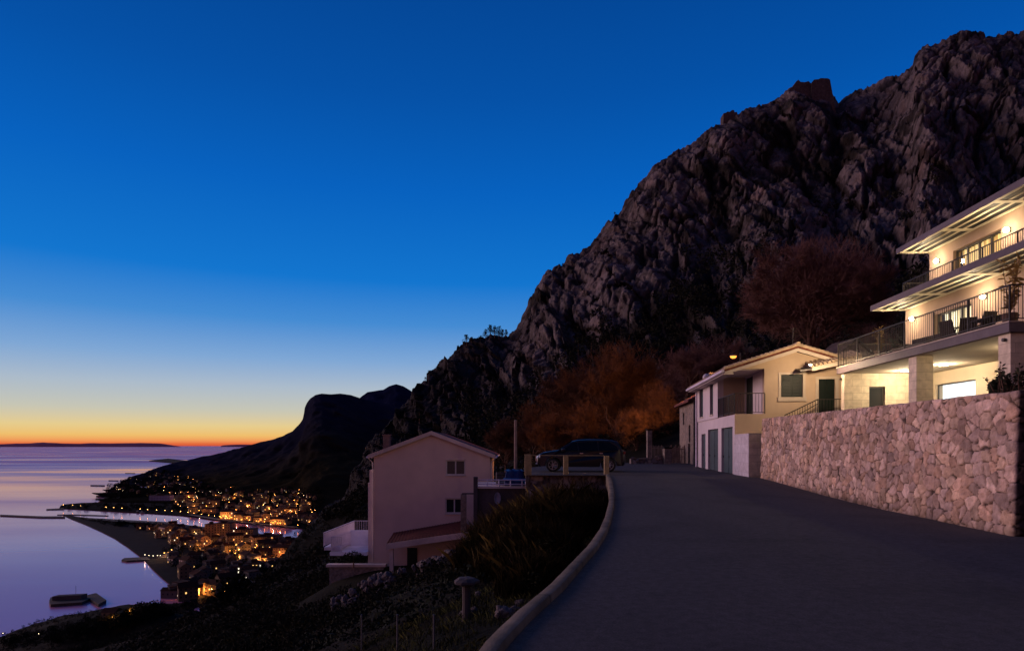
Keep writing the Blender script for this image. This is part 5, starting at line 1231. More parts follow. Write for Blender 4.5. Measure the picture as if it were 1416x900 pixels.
# ================================================================== small things on the near slope
def ground(px, Y): X = (px - CX) / FO * Y; return (X, Y, float(hz(X, Y)[0]))
def ray_ground(px, py):
    Ys = np.geomspace(4, 500, 700); X = (px - CX) / FO * Ys; zray = EYE + (HY - py) / FO * Ys; h = hz(X, Ys); k = np.argmax(h >= zray)
    if not (h >= zray).any(): return on_z(px, py, -118.3)
    return (float(X[k]), float(Ys[k]), float(h[k]))
for px, lb in [(500, 'thin pale metal fence post in the grass, seaward of the three'), (549.5, 'thin pale metal fence post in the grass, middle of the three'), (600, 'thin pale metal fence post in the grass, nearest the stone pedestal')]:
    g_ = ray_ground(px, 897); h_ = (897 - 851) / FO * g_[1] + .1
    r = empty('fence_post', (g_[0], g_[1], g_[2] - .1), 0, lb, 'fence post', 'fence posts on the grassy slope')
    MB().tube([(0, 0, 0), (0, 0, h_)], .014, 8).build('shaft', mt['fencepost'], r); MB().lathe([(.014, h_), (.018, h_ + .005), (.018, h_ + .015), (.001, h_ + .02)], n=8).build('cap', mt['fencepost'], r)
g_ = ray_ground(645, 852); sc = g_[1] / FO
r = empty('stone_pedestal', (g_[0], g_[1], g_[2] - .1), 0, 'mushroom shaped stone pedestal with a broad flat cap in the grass', 'pedestal')
hcap = (852 - 808) * sc + .1
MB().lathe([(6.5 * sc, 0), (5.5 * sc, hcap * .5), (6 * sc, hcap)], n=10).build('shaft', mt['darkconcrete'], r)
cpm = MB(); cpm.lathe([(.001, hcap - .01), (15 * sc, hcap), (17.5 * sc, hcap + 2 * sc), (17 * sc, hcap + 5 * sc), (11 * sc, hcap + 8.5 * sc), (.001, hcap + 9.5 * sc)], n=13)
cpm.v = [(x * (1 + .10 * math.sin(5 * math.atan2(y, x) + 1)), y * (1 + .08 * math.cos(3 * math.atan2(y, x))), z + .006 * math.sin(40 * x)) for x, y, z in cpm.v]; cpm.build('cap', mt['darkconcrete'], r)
def boulder_mesh(seed, flat=.75):
    bm = bmesh.new(); bmesh.ops.create_icosphere(bm, subdivisions=4, radius=1); V = np.array([v.co[:] for v in bm.verts])
    q = fbm(V * 1.1 + seed, 2, seed) * .5 + ridged(V * 2 + seed, 2, seed + 1) * .12 + fbm(V * 5, 2, seed + 2) * .05; V = np.clip(V, -.8, .8) * (1 + q)[:, None]; V[:, 2] *= flat
    for v, c_ in zip(bm.verts, V): v.co = c_
    me = bpy.data.meshes.new('rock'); bm.to_mesh(me); bm.free(); me.materials.append(mt['boulder']); me.polygons.foreach_set('use_smooth', [True] * len(me.polygons)); return me
bms = [boulder_mesh(s) for s in (1, 2, 3, 4, 5)]
for k, (px, py, rpx, lb) in enumerate([(697, 852, 13, 'large pinkish boulder leaning on the outer side of the kerb'), (712, 846, 8, 'smaller brown boulder wedged behind the large one by the kerb'), (718, 836, 7, 'upright pale stone against the kerb above the boulders'), (640, 850, 6, 'pale round stone in the grass left of the pedestal foot'), (655, 848, 7, 'flat pale stone in the grass right of the pedestal foot'), (579, 802, 6, 'reddish stone alone on the dark grassy slope'), (662, 824, 6, 'rusty brown stone between pedestal and undergrowth')]):
    g_ = ray_ground(px, py); s = rpx / FO * g_[1]
    o = bpy.data.objects.new('boulder', bms[k % 5]); col.objects.link(o); o.location = (g_[0], g_[1], g_[2] + s * .3); o.scale = (s, s * .9, s); o.rotation_euler = (.2 * k, .3, k * 1.3); tag(o, lb, 'boulder')
rr = random.Random(5); nrock = 0
LN = [(462, 832), (478, 824), (500, 812), (520, 800), (545, 788), (570, 780), (595, 772), (615, 762), (640, 752), (660, 745)]
for k in range(84):
    t_ = rr.random() * (len(LN) - 1.001); i = int(t_); px = LN[i][0] + (LN[i + 1][0] - LN[i][0]) * (t_ % 1) + rr.gauss(0, 4); py = LN[i][1] + (LN[i + 1][1] - LN[i][1]) * (t_ % 1) + rr.gauss(0, 7) + 3
    Yq = 41 - (px - 460) * .002 * 8 - (py - 745) * .03; X = (px - CX) / FO * Yq; zq = EYE + (HY - py) / FO * Yq; s = rr.uniform(.12, .36)
    zh = float(hz(X, Yq)[0])
    o = bpy.data.objects.new('rock', bms[k % 5]); col.objects.link(o); o.location = (X, Yq, max(min(zq, zh + .9), zh - .05)); o.scale = (s, s * .8, s * rr.uniform(.6, 1)); o.rotation_euler = (rr.random() * 6, rr.random() * 6, rr.random() * 6)
    tag(o, 'pale jagged rock in the loose stone bank below the mauve house', 'rock', 'rocks of the loose bank below the mauve house')

# leaf clumps: scrub on the far slope (nobody could count it)
def clumps(name, C3, R3, nper, leaf, mat, parent=None, kind=None, flat=.8):
    C3 = np.asarray(C3, float); n = len(C3); R3 = np.broadcast_to(np.asarray(R3, float), (n,))
    c = np.repeat(C3, nper, 0); r = np.repeat(R3, nper); m_ = n * nper
    d = rng.normal(size=(m_, 3)); d /= np.linalg.norm(d, axis=1)[:, None]; rad = r * (.35 + .65 * rng.random(m_) ** .5)
    p = c + d * rad[:, None] * np.array([1, 1, flat]); 
    t1 = rng.normal(size=(m_, 3)); t1 /= np.linalg.norm(t1, axis=1)[:, None]; t2 = np.cross(t1, rng.normal(size=(m_, 3))); t2 /= np.linalg.norm(t2, axis=1)[:, None]
    lf = (leaf * (r if leaf < 0 else 1) * rng.uniform(.5, 1.4, m_))[:, None]; lf = np.abs(lf)
    V = np.stack([p - t1 * lf, p + t2 * lf * .55, p + t1 * lf, p - t2 * lf * .55], 1).reshape(-1, 3)
    o = mesh_np(name, V, np.arange(m_ * 4).reshape(-1, 4), mat, parent)
    if kind: o['kind'] = kind
    return o
# grass and undergrowth of the near slope
def HZ(X, Y): return ((X > -13.9) & (Y > 41.3) & (Y < 60)) | ((X > -3) & (Y > 29))
def blades(name, base, h, w_, lean, colr, mat, label=None, parent=None, kind=None):
    n = len(base); a = rng.uniform(0, 6.283, n); l = rng.normal(0, lean, (n, 2)); hh = h * rng.uniform(.5, 1.25, n)
    side = np.c_[np.cos(a), np.sin(a), np.zeros(n)] * (w_ * rng.uniform(.6, 1.4, n))[:, None]
    mid = base + np.c_[l * .35 * hh[:, None], hh * .6]; tip = base + np.c_[l * hh[:, None], hh]
    V = np.stack([base - side, base + side, mid + side * .7, tip, mid - side * .7], 1).reshape(-1, 3)
    F5 = np.arange(n * 5).reshape(n, 5); c = np.repeat(colr, 5, 0); up_ = np.tile(np.array([.5, .5, .9, 1.3, .9]), n)[:, None]
    o = mesh_np(name, V, F5, mat, parent, colors=np.clip(c * up_, .001, 1))
    if kind: o['kind'] = kind
    return o
n = 150000
Yg = 4.5 + 37 * rng.random(n) ** 1.3; Xg = xe(Yg) - .35 - 20 * rng.random(n) ** 1.1
pn = fbm(np.c_[Xg / 1.6, Yg / 1.6, Xg * 0], 3, 500); keep = (pn > -.25)
Xg, Yg = Xg[keep], Yg[keep]; pn = pn[keep]; base = np.c_[Xg, Yg, hz(Xg, Yg) - .02]; base[:, 2] += np.clip(xe(Yg) - 1 - Xg, 0, 3) / 3 * 0
cg = 2.4 * np.array([.020, .023, .008]) * (1 + .8 * pn[:, None]) + np.array([.022, .014, .004]) * rng.random((len(Xg), 1))
blades('grass', base, .13, .0055, .5, cg, mt['grass'], kind='stuff')
n = 130000
Yg = 18 + 46 * rng.random(n) ** 1.1; Xg = xe(Yg) - 3 - 42 * rng.random(n); okg = (fbm(np.c_[Xg / 3, Yg / 3, Xg * 0], 3, 505) > -.3) & ~HZ(Xg, Yg); Xg, Yg = Xg[okg], Yg[okg]
pn = fbm(np.c_[Xg / 2.2, Yg / 2.2, Xg * 0], 3, 506)
blades('grass', np.c_[Xg, Yg, hz(Xg, Yg) - .03], .30, .016, .5, 1.3 * np.array([.022, .021, .009]) * (1 + .8 * pn[:, None]), mt['grass'], kind='stuff')
n = 4600; Ys = rng.uniform(13, 66, n); Xs = xe(Ys) - 3.2 - 46 * rng.random(n); okg = (fbm(np.c_[Xs / 6, Ys / 6, Xs * 0], 3, 508) > -.05) & ~HZ(Xs, Ys); Xs, Ys = Xs[okg], Ys[okg]
LATE = (Xs, Ys)
# broom and tall dry stems on the bank
def broom(px, py, Y, h, wid, n, label, dry):
    X = (px - CX) / FO * Y; z0 = EYE + (HY - py) / FO * Y
    z0 = min(z0, float(hz(X, Y)[0]) + .25)
    r = empty('broom_shrub', (X, Y, z0), 0, label, 'shrub', 'broom shrubs on the bank beside the kerb')
    a = rng.uniform(0, 6.283, n); rad = wid * np.sqrt(rng.random(n)); b_ = np.c_[rad * np.cos(a), rad * np.sin(a) * .8, -.1 + 0 * a]
    hh = h * (1 - .55 * (rad / wid) ** 2) * (1 + .25 * np.sin(a * 3 + px))
    b_[:, 2] += rng.random(n) ** .7 * hh * .72
    c_ = np.array([.018, .014, .005]) + np.array([.20, .13, .04]) * dry * rng.random((n, 1)) ** 2.2
    blades('foliage', b_, h * .40, .008, .42, c_, mt['broom'], parent=r)
    k_ = 16; a_ = rng.uniform(0, 6.283, k_); q_ = wid * .75 * np.sqrt(rng.random(k_)); clumps('leaves', np.c_[q_ * np.cos(a_), q_ * np.sin(a_), h * (.25 + .42 * rng.random(k_)) * (1 - .4 * (q_ / wid) ** 2)], h * .24, 230, .030, mt['bankleaf'], r)
    st = MB(); rr = random.Random(int(px * 7 + py))
    for k in range(10): aa = rr.uniform(0, 6.3); st.tube([(0, 0, -.1), (math.cos(aa) * wid * .3, math.sin(aa) * wid * .3, h * .4), (math.cos(aa) * wid * .6, math.sin(aa) * wid * .6, h * .75)], [.02, .012, .004], 4)
    st.build('stem', mt['bark'], r)
BR = [(700, 735, 27, 1.7, 1.2, .9, 'yellowish tall broom below the satellite dish'), (725, 722, 26, 1.75, 1.2, 1.0, 'bright dry broom clump in the middle of the bank top'), (752, 712, 26, 1.6, 1.2, 1.0, 'dry broom clump under the middle ochre post'), (780, 708, 26.5, 1.4, 1.2, .7, 'broom clump below the car front'), (808, 712, 26.5, 1.3, 1.2, .35, 'dark broom clump under the right ochre post'), (832, 716, 25.5, 1.2, 1.1, .15, 'darkest broom clump against the top of the kerb'),
      (690, 765, 22, 1.5, 1.1, .6, 'brownish broom clump low on the bank near the porch'), (720, 758, 21, 1.6, 1.2, .75, 'tall tawny broom clump below the bright one'), (752, 752, 20.5, 1.6, 1.2, .45, 'mid-bank broom clump dark at its foot'), (786, 746, 20.5, 1.5, 1.2, .2, 'dark broom clump halfway down beside the kerb'), (815, 742, 20.5, 1.2, 1.0, .1, 'black-looking broom clump right by the kerb bend'),
      (705, 800, 16, 1.2, .9, .5, 'reddish broom clump behind the pedestal'), (735, 795, 15.6, 1.3, .9, .3, 'dim broom clump above the boulders'), (765, 790, 15.4, 1.2, .9, .15, 'dark broom clump leaning over the lower kerb'), (675, 790, 18, 1.3, 1.0, .4, 'brown broom clump left of the reddish one'), (735, 822, 12.2, .9, .7, .2, 'low dark broom clump nearest the boulders')]
for px, py, Y, h, wd, dry, lb in BR: broom(px, py, Y, h, wd, 3400, lb, dry)
n = 9000
Ys = np.exp(rng.uniform(math.log(15), math.log(470), n)); tX = rng.uniform(-1.05, -.14, n); Xs = tX * Ys; zs = hz(Xs, Ys)
ok = (zs > -119) & (fbm(np.c_[Xs / 25, Ys / 25, Xs * 0], 3, 510) > -.62) & ~HZ(Xs, Ys) & (Xs < xe(Ys) - 3); Xs, Ys, zs = Xs[ok], Ys[ok], zs[ok]
rs_ = np.clip(Ys * .007 * rng.uniform(.5, 1.8, len(Ys)), .22, 1.25)
clumps('scrub', np.c_[Xs, Ys, zs + rs_ * .45], rs_, 34, -.24, mt['scrub'], kind='stuff')
n = 1500
Yn = rng.uniform(9, 64, n); Xn = xe(Yn) - 2.2 - 44 * rng.random(n) ** 1.5 ; ok = ~HZ(Xn, Yn) & ~((Xn > -2.5) & (Yn < 16)); Xn, Yn = Xn[ok], Yn[ok]; rn = rng.uniform(.25, .95, len(Xn))
clumps('undergrowth', np.c_[Xn, Yn, hz(Xn, Yn) + rn * .3], rn * np.clip(Yn, 14, 40) / 36, 110, -.12, mt['scrub'], kind='stuff')
rn = rng.uniform(.18, .62, len(LATE[0])); clumps('undergrowth', np.c_[LATE[0], LATE[1], hz(*LATE) + rn * .35], rn, 70, -.13, mt['leaf'], kind='stuff')
# terrace shrub by the white railing
sx_, sy_, sz_ = at(489, 776, 44.2); s_o = empty('shrub', (sx_, sy_, sz_), 0, 'round dark shrub in front of the small pale terrace', 'shrub')
clumps('foliage', [(0, 0, .35), (.35, 0, .25), (-.35, .1, .28)], [.5, .4, .42], 260, .06, mt['leaf'], s_o); MB().tube([(0, 0, -.4), (0, 0, .4)], [.05, .03], 6).build('stem', mt['bark'], s_o)
# ================================================================== trees
def bare_tree_mesh(seed, H=10., spread=.62, levels=5, trunks=1, droop=0.):
    rr = random.Random(seed); trunk = MB(); tw = []
    segs = []
    def grow(p, d, L, r, lev):
        n = 3; pts = [p]; rad = [r]
        for k in range(n):
            d = (d + Vector((rr.gauss(0, .13), rr.gauss(0, .13), .10 - droop * lev * .03))).normalized(); p = p + d * L / n; pts.append(p); rad.append(r * (1 - .38 * (k + 1) / n))
        if lev <= 2: trunk.tube(pts, rad, 7 if lev == 0 else 5)
        else:
            for a, b_, ra, rb in zip(pts[:-1], pts[1:], rad[:-1], rad[1:]): segs.append((a, b_, max(ra, .012), max(rb, .010)))
        if lev >= levels: return
        kids = rr.choice((3, 3, 4)) if lev else rr.choice((4, 5))
        for k in range(kids):
            t_ = rr.uniform(.45, 1.0) if k else 1.0; i = min(int(t_ * n), n - 1); q = pts[i].lerp(pts[i + 1], min(1, t_ * n - i))
            ax = Vector((rr.gauss(0, 1), rr.gauss(0, 1), rr.gauss(0, .35))); ax = (ax - d * ax.dot(d)).normalized()
            nd_ = (d + ax * rr.uniform(.55, 1.15) * (spread / .62)).normalized()
            grow(q, nd_, L * rr.uniform(.62, .84), r * .62 * rr.uniform(.7, 1), lev + 1)
        if lev >= 2:
            for k in range(3):
                q = pts[rr.randrange(1, n + 1)]; ax = Vector((rr.gauss(0, 1), rr.gauss(0, 1), rr.gauss(.2, .6))).normalized(); segs.append((q, q + ax * L * rr.uniform(.3, .6), .012, .006))
    for k in range(trunks):
        a = rr.uniform(0, 6.3); d0_ = Vector((math.cos(a) * .22 * (trunks > 1), math.sin(a) * .22 * (trunks > 1), 1)).normalized()
        grow(Vector((rr.gauss(0, .2) * (trunks > 1), rr.gauss(0, .2) * (trunks > 1), -.3)), d0_, H * .30, H * .022, 0)
    A = np.array([s[0][:] for s in segs]); B = np.array([s[1][:] for s in segs]); ra = np.array([s[2] for s in segs]); rb = np.array([s[3] for s in segs])
    # fine end twigs
    m_ = 10 if trunks == 3 else 7; D = np.repeat(B - A, m_, 0); l = np.linalg.norm(D, axis=1)[:, None] + 1e-6; st = np.repeat(A, m_, 0) + D * rng.random((len(D), 1)); dd = D / l + rng.normal(0, .7, D.shape); dd /= np.linalg.norm(dd, axis=1)[:, None]
    en = st + dd * rng.uniform(.35, 1.0, (len(D), 1)) * H * .065
    A = np.r_[A, st]; B = np.r_[B, en]; ra = np.r_[ra, np.full(len(st), .013)]; rb = np.r_[rb, np.full(len(st), .004)]
    # haze of fine twigs that fills the rounded crown
    zt_ = B[:, 2].max(); cx_, cy_ = A[:, 0].mean(), A[:, 1].mean(); rw = np.percentile(np.hypot(A[:, 0] - cx_, A[:, 1] - cy_), 93); nf = 10500 if trunks == 3 else 3400
    d_ = rng.normal(size=(nf, 3)); d_ /= np.linalg.norm(d_, axis=1)[:, None]; q_ = rng.random(nf) ** .42; ce = np.array([cx_, cy_, zt_ * .56]); ax_ = np.array([rw, rw, zt_ * .44])
    lump = 1 + .16 * fbm(d_ * 2.1 + trunks, 3, 700 + int(H * 3) + trunks); st = ce + d_ * ax_ * (q_ * lump)[:, None]
    dd = d_ * np.array([.6, .6, .6]) + np.array([0, 0, .55]) + rng.normal(0, .45, (nf, 3)); dd /= np.linalg.norm(dd, axis=1)[:, None]; ln = rng.uniform(.35, .9, (nf, 1)) * H * .075
    A = np.r_[A, st]; B = np.r_[B, st + dd * ln]; ra = np.r_[ra, np.full(nf, .013)]; rb = np.r_[rb, np.full(nf, .004)]
    D = B - A; up_ = rng.normal(size=D.shape); s1 = np.cross(D, up_); s1 /= np.linalg.norm(s1, axis=1)[:, None] + 1e-9; s2 = np.cross(D, s1); s2 /= np.linalg.norm(s2, axis=1)[:, None] + 1e-9
    an = [0, 2.094, 4.189]; ring = lambda P_, r_: np.stack([P_ + (s1 * math.cos(a) + s2 * math.sin(a)) * r_[:, None] for a in an], 1)
    V = np.concatenate([ring(A, ra), ring(B, rb)], 1).reshape(-1, 3); base = np.arange(len(A))[:, None] * 6
    F_ = np.concatenate([base + np.array([i, (i + 1) % 3, 3 + (i + 1) % 3, 3 + i]) for i in range(3)], 0)
    return trunk, V, F_
TREES = {}
for key, args in {'a': dict(seed=1, H=10, spread=.6), 'b': dict(seed=7, H=10, spread=.75), 'c': dict(seed=13, H=10, spread=.55, trunks=2), 'big': dict(seed=21, H=10, spread=.66, trunks=3)}.items():
    tb, V, F_ = bare_tree_mesh(levels=5, **args); hgt_ = V[:, 2].max(); TREES[key] = (tb, V, F_, hgt_, np.percentile(np.hypot(V[:, 0], V[:, 1]), 96))
PROTO = {}
def bare_tree(key, px, py_base, py_top, wpx, Y, label, group=None, dark=False, dz=0):
    X, _, z0 = at(px, py_base, Y); h = (py_base - py_top) / FO * Y; rad = wpx / 2 / FO * Y
    tb, V, F_, h0, r0 = TREES[key]
    r = empty('bare_tree', (X, Y, z0 + dz), rng.uniform(0, 6.28), label, 'tree', group)
    k = (key, dark)
    if k not in PROTO:
        t = tb.build('trunk', mt['bark'], r, smooth=True); c = mesh_np('crown', V, F_, mt['twigdark' if dark else 'twig'], r); PROTO[k] = (t.data, c.data)
    else:
        for nm, d in zip(('trunk', 'crown'), PROTO[k]): o = bpy.data.objects.new(nm, d); link(o, r)
    r.scale = (rad / r0, rad / r0, h / h0)
    return r
bare_tree('big', 1122, 498, 330, 186, 60, 'huge bare reddish-brown tree with several trunks rising behind the cream house', dark=True)
bare_tree('b', 735, 650, 545, 95, 78, 'bare orange-lit tree standing behind the utility pole')
bare_tree('a', 795, 640, 500, 130, 84, 'tall bare tree lit dull orange right above the parked car')
bare_tree('c', 852, 636, 462, 150, 74, 'tallest bare orange-brown tree between the car and the stone house')
bare_tree('b', 898, 628, 522, 82, 61, 'small bright orange bare tree nearest the gate pillars')
bare_tree('c', 765, 648, 565, 70, 66, 'low bare orange tree close behind the car bonnet')
bare_tree('a', 880, 632, 560, 60, 56, 'slim bare tree with trunks lit orange behind the garden wall')
bare_tree('b', 820, 642, 548, 90, 64, 'wide low bare tree glowing behind the car roof')
bare_tree('a', 955, 585, 466, 100, 80, 'dim reddish bare tree left of the orange street lamp', dark=True)
bare_tree('b', 1000, 540, 462, 90, 76, 'dim reddish bare tree directly behind the orange street lamp', dark=True)
bare_tree('c', 925, 600, 500, 60, 88, 'faint dark bare tree at the foot of the cliff beyond the stone house', dark=True)
bare_tree('b', 1200, 510, 440, 70, 66, 'low dark bare tree behind the stone hut', dark=True)
bare_tree('c', 700, 655, 572, 60, 92, 'small dull bare tree at the left end of the orange-lit row')

# dark brush under the trees behind the car, and on the cliff foot
n = 420; Yb = rng.uniform(56, 100, n); tb_ = rng.uniform(-.02, .50, n); Xb = tb_ * Yb; zb_ = hz(Xb, Yb); rb = rng.uniform(.5, 1.6, n)
ok = ~((Xb > 9) & (Yb < 58)); clumps('brush', np.c_[Xb, Yb, zb_ + rb * .4][ok], rb[ok], 150, .13, mt['scrub'], kind='stuff')
# cliff vegetation that reads as one dark fringe
n = 2600; pxs = rng.uniform(470, 1420, n); ts = rng.random(n) ** 1.5 * .62; pm = mt_at(pxs, ts)
vn = fbm(np.c_[(pxs - 900) * .48 / 34, pm[:, 2] / 26, pm[:, 1] / 60], 4, 90) + .9 * np.exp(-((pxs - 950) / 120) ** 2 - ((ts - .42) / .13) ** 2) + .9 * np.exp(-((pxs - 820) / 90) ** 2 - ((ts - .36) / .1) ** 2) + .42 * sstep(.42, .12, ts)
ok = vn > .16; pm = pm[ok]; rv = rng.uniform(.6, 2.2, len(pm)) * (.5 + pm[:, 1] / 300)
clumps('cliff_scrub', pm + np.array([-3.5, -6, 2.2]), rv, 60, -.2, mt['scrub'], kind='stuff')
def evergreen(px, py, hpx, Y, label, group, wide=.55):
    X, _, z = at(px, py, Y); h = hpx / FO * Y
    r = empty('evergreen_tree', (X, Y, z), 0, label, 'tree', group)
    MB().tube([(0, 0, -h * .15), (0, 0, h * .4), (0, 0, h * .85)], [h * .04, h * .03, h * .012], 5).build('trunk', mt['bark'], r)
    k = 12; t_ = rng.random(k); a = rng.uniform(0, 6.3, k); rr_ = wide * h * .5 * (1 - t_ * .7) * rng.random(k)
    clumps('crown', np.c_[rr_ * np.cos(a), rr_ * np.sin(a), h * (.25 + .68 * t_)], h * .20 * (1.15 - t_ * .6), 80, h * .028, mt['leaf'], r)
def mt_surf(px, py):
    t_ = (py - float(f_fy(px))) / (float(f_ry(px)) - float(f_fy(px))); return mt_at([px], [t_])[0]
for px, hp, wd in [(645, 11, 1.0), (652, 7, 1), (664, 6, 1), (672, 10, .8), (678, 13, .8), (684, 12, .7), (690, 13, .8), (695, 9, .9), (700, 9, .45), (606, 6, 1), (594, 7, 1), (588, 5, 1), (612, 5, .9), (755, 6, 1.1), (778, 5, 1), (1033, 5, 1), (1048, 7, .8), (905, 4, 1), (850, 5, 1), (1240, 4, 1)]:
    Yr = float(f_rY(px)) - 5; hp *= 1.35 if px < 710 else 1; evergreen(px, float(f_ry(px)) + 4, hp, Yr, 'small dark evergreen bush growing on the skyline of the rock ridge', 'evergreen bushes on the ridge skyline', wd)
for px, py, hp, lb in [(800, 478, 24, 'dark evergreen at the left end of the clump under the cliff'), (818, 474, 26, 'dark evergreen second in the clump under the cliff'), (838, 470, 22, 'tall narrow evergreen in the clump under the cliff above the bare trees'), (860, 482, 26, 'broad dark evergreen at the right end of the clump under the cliff'), (905, 505, 24, 'dark evergreen alone in the shadow left of the big bare tree'), (560, 590, 18, 'dark evergreen low on the far spur right of the headland'), (580, 575, 16, 'dark bushy evergreen on the shaded ledge of the far spur'), (545, 605, 16, 'dark evergreen at the foot of the far spur above the mauve roof'), (610, 570, 18, 'dark evergreen on the ledge right of the far spur')]:
    p = mt_surf(px, py); evergreen(px, py + hp * .5, hp, p[1] - 9, lb, None, .9)

# ================================================================== ruined fortress on the ridge
FYr = 470.
fx = lambda px: (px - CX) / FO * FYr
fz = lambda py: EYE + (HY - py) / FO * FYr
ft_ = empty('ruined_fortress', (fx(1120), FYr, fz(145)), 0, 'ruined stone fortress tower with broken walls on the ridge top', 'fortress')
R_ = lambda px, py: (fx(px) - fx(1120), fz(py) - fz(145))
MB().prism([R_(1090, 160), R_(1090, 127), R_(1097, 119), R_(1101, 113), R_(1104, 110.5), R_(1107, 113.5), R_(1113, 114), R_(1118, 112.5), R_(1122, 116), R_(1122, 160)], 'y', 0, 9).build('wall', mt['ruin'], ft_)
MB().prism([R_(1120, 162), R_(1121, 116), R_(1124, 112.5), R_(1130, 112), R_(1133, 110.5), R_(1143, 110.8), R_(1146, 112.5), R_(1150, 135), R_(1155, 162)], 'y', -2, 12).build('tower', mt['ruin'], ft_)
fr2 = empty('ruined_wall', (fx(1010), FYr, fz(175)), 0, 'small square ruined stone wall lower on the skyline left of the fortress', 'ruin')
R2 = lambda px, py: (fx(px) - fx(1010), fz(py) - fz(175))
MB().prism([R2(1000, 188), R2(1000.5, 157), R2(1004, 156), R2(1006, 154.5), R2(1009, 155), R2(1012, 152.5), R2(1015, 152.5), R2(1016, 155.5), R2(1019, 155), R2(1020, 158), R2(1023, 190)], 'y', 0, 7).build('wall', mt['ruin'], fr2)

# ================================================================== the town below
def mid_Y(px, py):
    t_ = (py - float(m_fy(px))) / (float(m_ry(px)) - float(m_fy(px))); t_ = min(max(t_, 0), 1)
    Y = float(m_fY(px)) + (float(m_rY(px)) - float(m_fY(px))) * t_ ** 1.1
    return min(Y, 118.9 * FO / (py - 616)) if py > 617 else Y
m_ry, m_rY = interp_tab(mid_r, [1, 2]); m_fy, m_fY = interp_tab(mid_f, [1, 2])
def town_pt(px, py):
    if py < float(m_fy(px)) - .5 and px < 640:
        return at(px, py, mid_Y(px, py))
    p = on_z(px, py, -118.3)
    if p[1] < 540:                                   # the near slope comes up in front
        q = ray_ground(px, py)
        if q[1] < p[1]: return q
    return p
def house_mesh(seed, w_, l, h, rf, wallm, lit):
    rr = random.Random(seed); mb = MB()
    mb.wall('y', -l / 2, -l / 2 + .3, -w_ / 2, w_ / 2, -2, h, m=0); mb.wall('y', l / 2 - .3, l / 2, -w_ / 2, w_ / 2, -2, h, m=0)
    mb.wall('x', -w_ / 2, -w_ / 2 + .3, -l / 2 + .3, l / 2 - .3, -2, h, m=0); mb.wall('x', w_ / 2 - .3, w_ / 2, -l / 2 + .3, l / 2 - .3, -2, h, m=0)
    if rf > 0:
        o_ = .5; mb.prism([(-w_ / 2 - o_, h - o_ * rf * 2 / w_), (0, h + rf), (w_ / 2 + o_, h - o_ * rf * 2 / w_), (0, h + rf + .35)], 'y', -l / 2 - .4, l / 2 + .4, 1)
        mb.add([(-w_ / 2, -l / 2 + .01, h), (w_ / 2, -l / 2 + .01, h), (0, -l / 2 + .01, h + rf)], [[0, 1, 2]], 0); mb.add([(-w_ / 2, l / 2 - .01, h), (w_ / 2, l / 2 - .01, h), (0, l / 2 - .01, h + rf)], [[2, 1, 0]], 0)
        mb.box(-.4 + w_ * .2, .4 + w_ * .2, -.4, .4, h + rf * .4, h + rf + .8, 0)
    else: mb.box(-w_ / 2 - .2, w_ / 2 + .2, -l / 2 - .2, l / 2 + .2, h, h + .5, 1)
    fl = max(1, int(h / 3))
    for f in range(fl):
        z = .9 + f * 3
        for sgn in (-1, 1):
            for k in range(max(2, int(w_ / 3))):
                x = -w_ / 2 + (k + .5) * w_ / max(2, int(w_ / 3)); m = 2 if rr.random() > lit else rr.choice((3, 3, 4)); y = sgn * (l / 2 + .02)
                q = [(x - .55, y, z), (x + .55, y, z), (x + .55, y, z + 1.4), (x - .55, y, z + 1.4)]; mb.quad(*(q if sgn < 0 else q[::-1]), m)
            for k in range(max(2, int(l / 3))):
                y = -l / 2 + (k + .5) * l / max(2, int(l / 3)); m = 2 if rr.random() > lit else rr.choice((3, 3, 4)); x = sgn * (w_ / 2 + .02)
                q = [(x, y - .55, z), (x, y + .55, z), (x, y + .55, z + 1.4), (x, y - .55, z + 1.4)]; mb.quad(*(q if sgn > 0 else q[::-1]), m)
    o = mb.build('town_house', [mt[wallm], mt['town_roof'], mt['glass'], mt['win_warm'], mt['win_white']], recalc=False); d = o.data; bpy.data.objects.remove(o); return d
HM = [house_mesh(k, *a) for k, a in enumerate([(9, 11, 6.5, 2.6, 'town_d', .06), (8, 10, 8.5, 2.2, 'town_b', .05), (10, 14, 9, 2.8, 'town_d', .08), (11, 13, 6, 2.4, 'town_c', .04), (9, 9, 5, 2.3, 'town_b', .07), (12, 18, 12, 2.5, 'town_b', .08), (10, 10, 7, 0, 'town_c', .08), (13, 20, 11, 0, 'town_d', .06)])]
def inpoly(x, y, P_):
    c = False; j = len(P_) - 1
    for i in range(len(P_)):
        if (P_[i][1] > y) != (P_[j][1] > y) and x < (P_[j][0] - P_[i][0]) * (y - P_[i][1]) / (P_[j][1] - P_[i][1]) + P_[i][0]: c = not c
        j = i
    return c
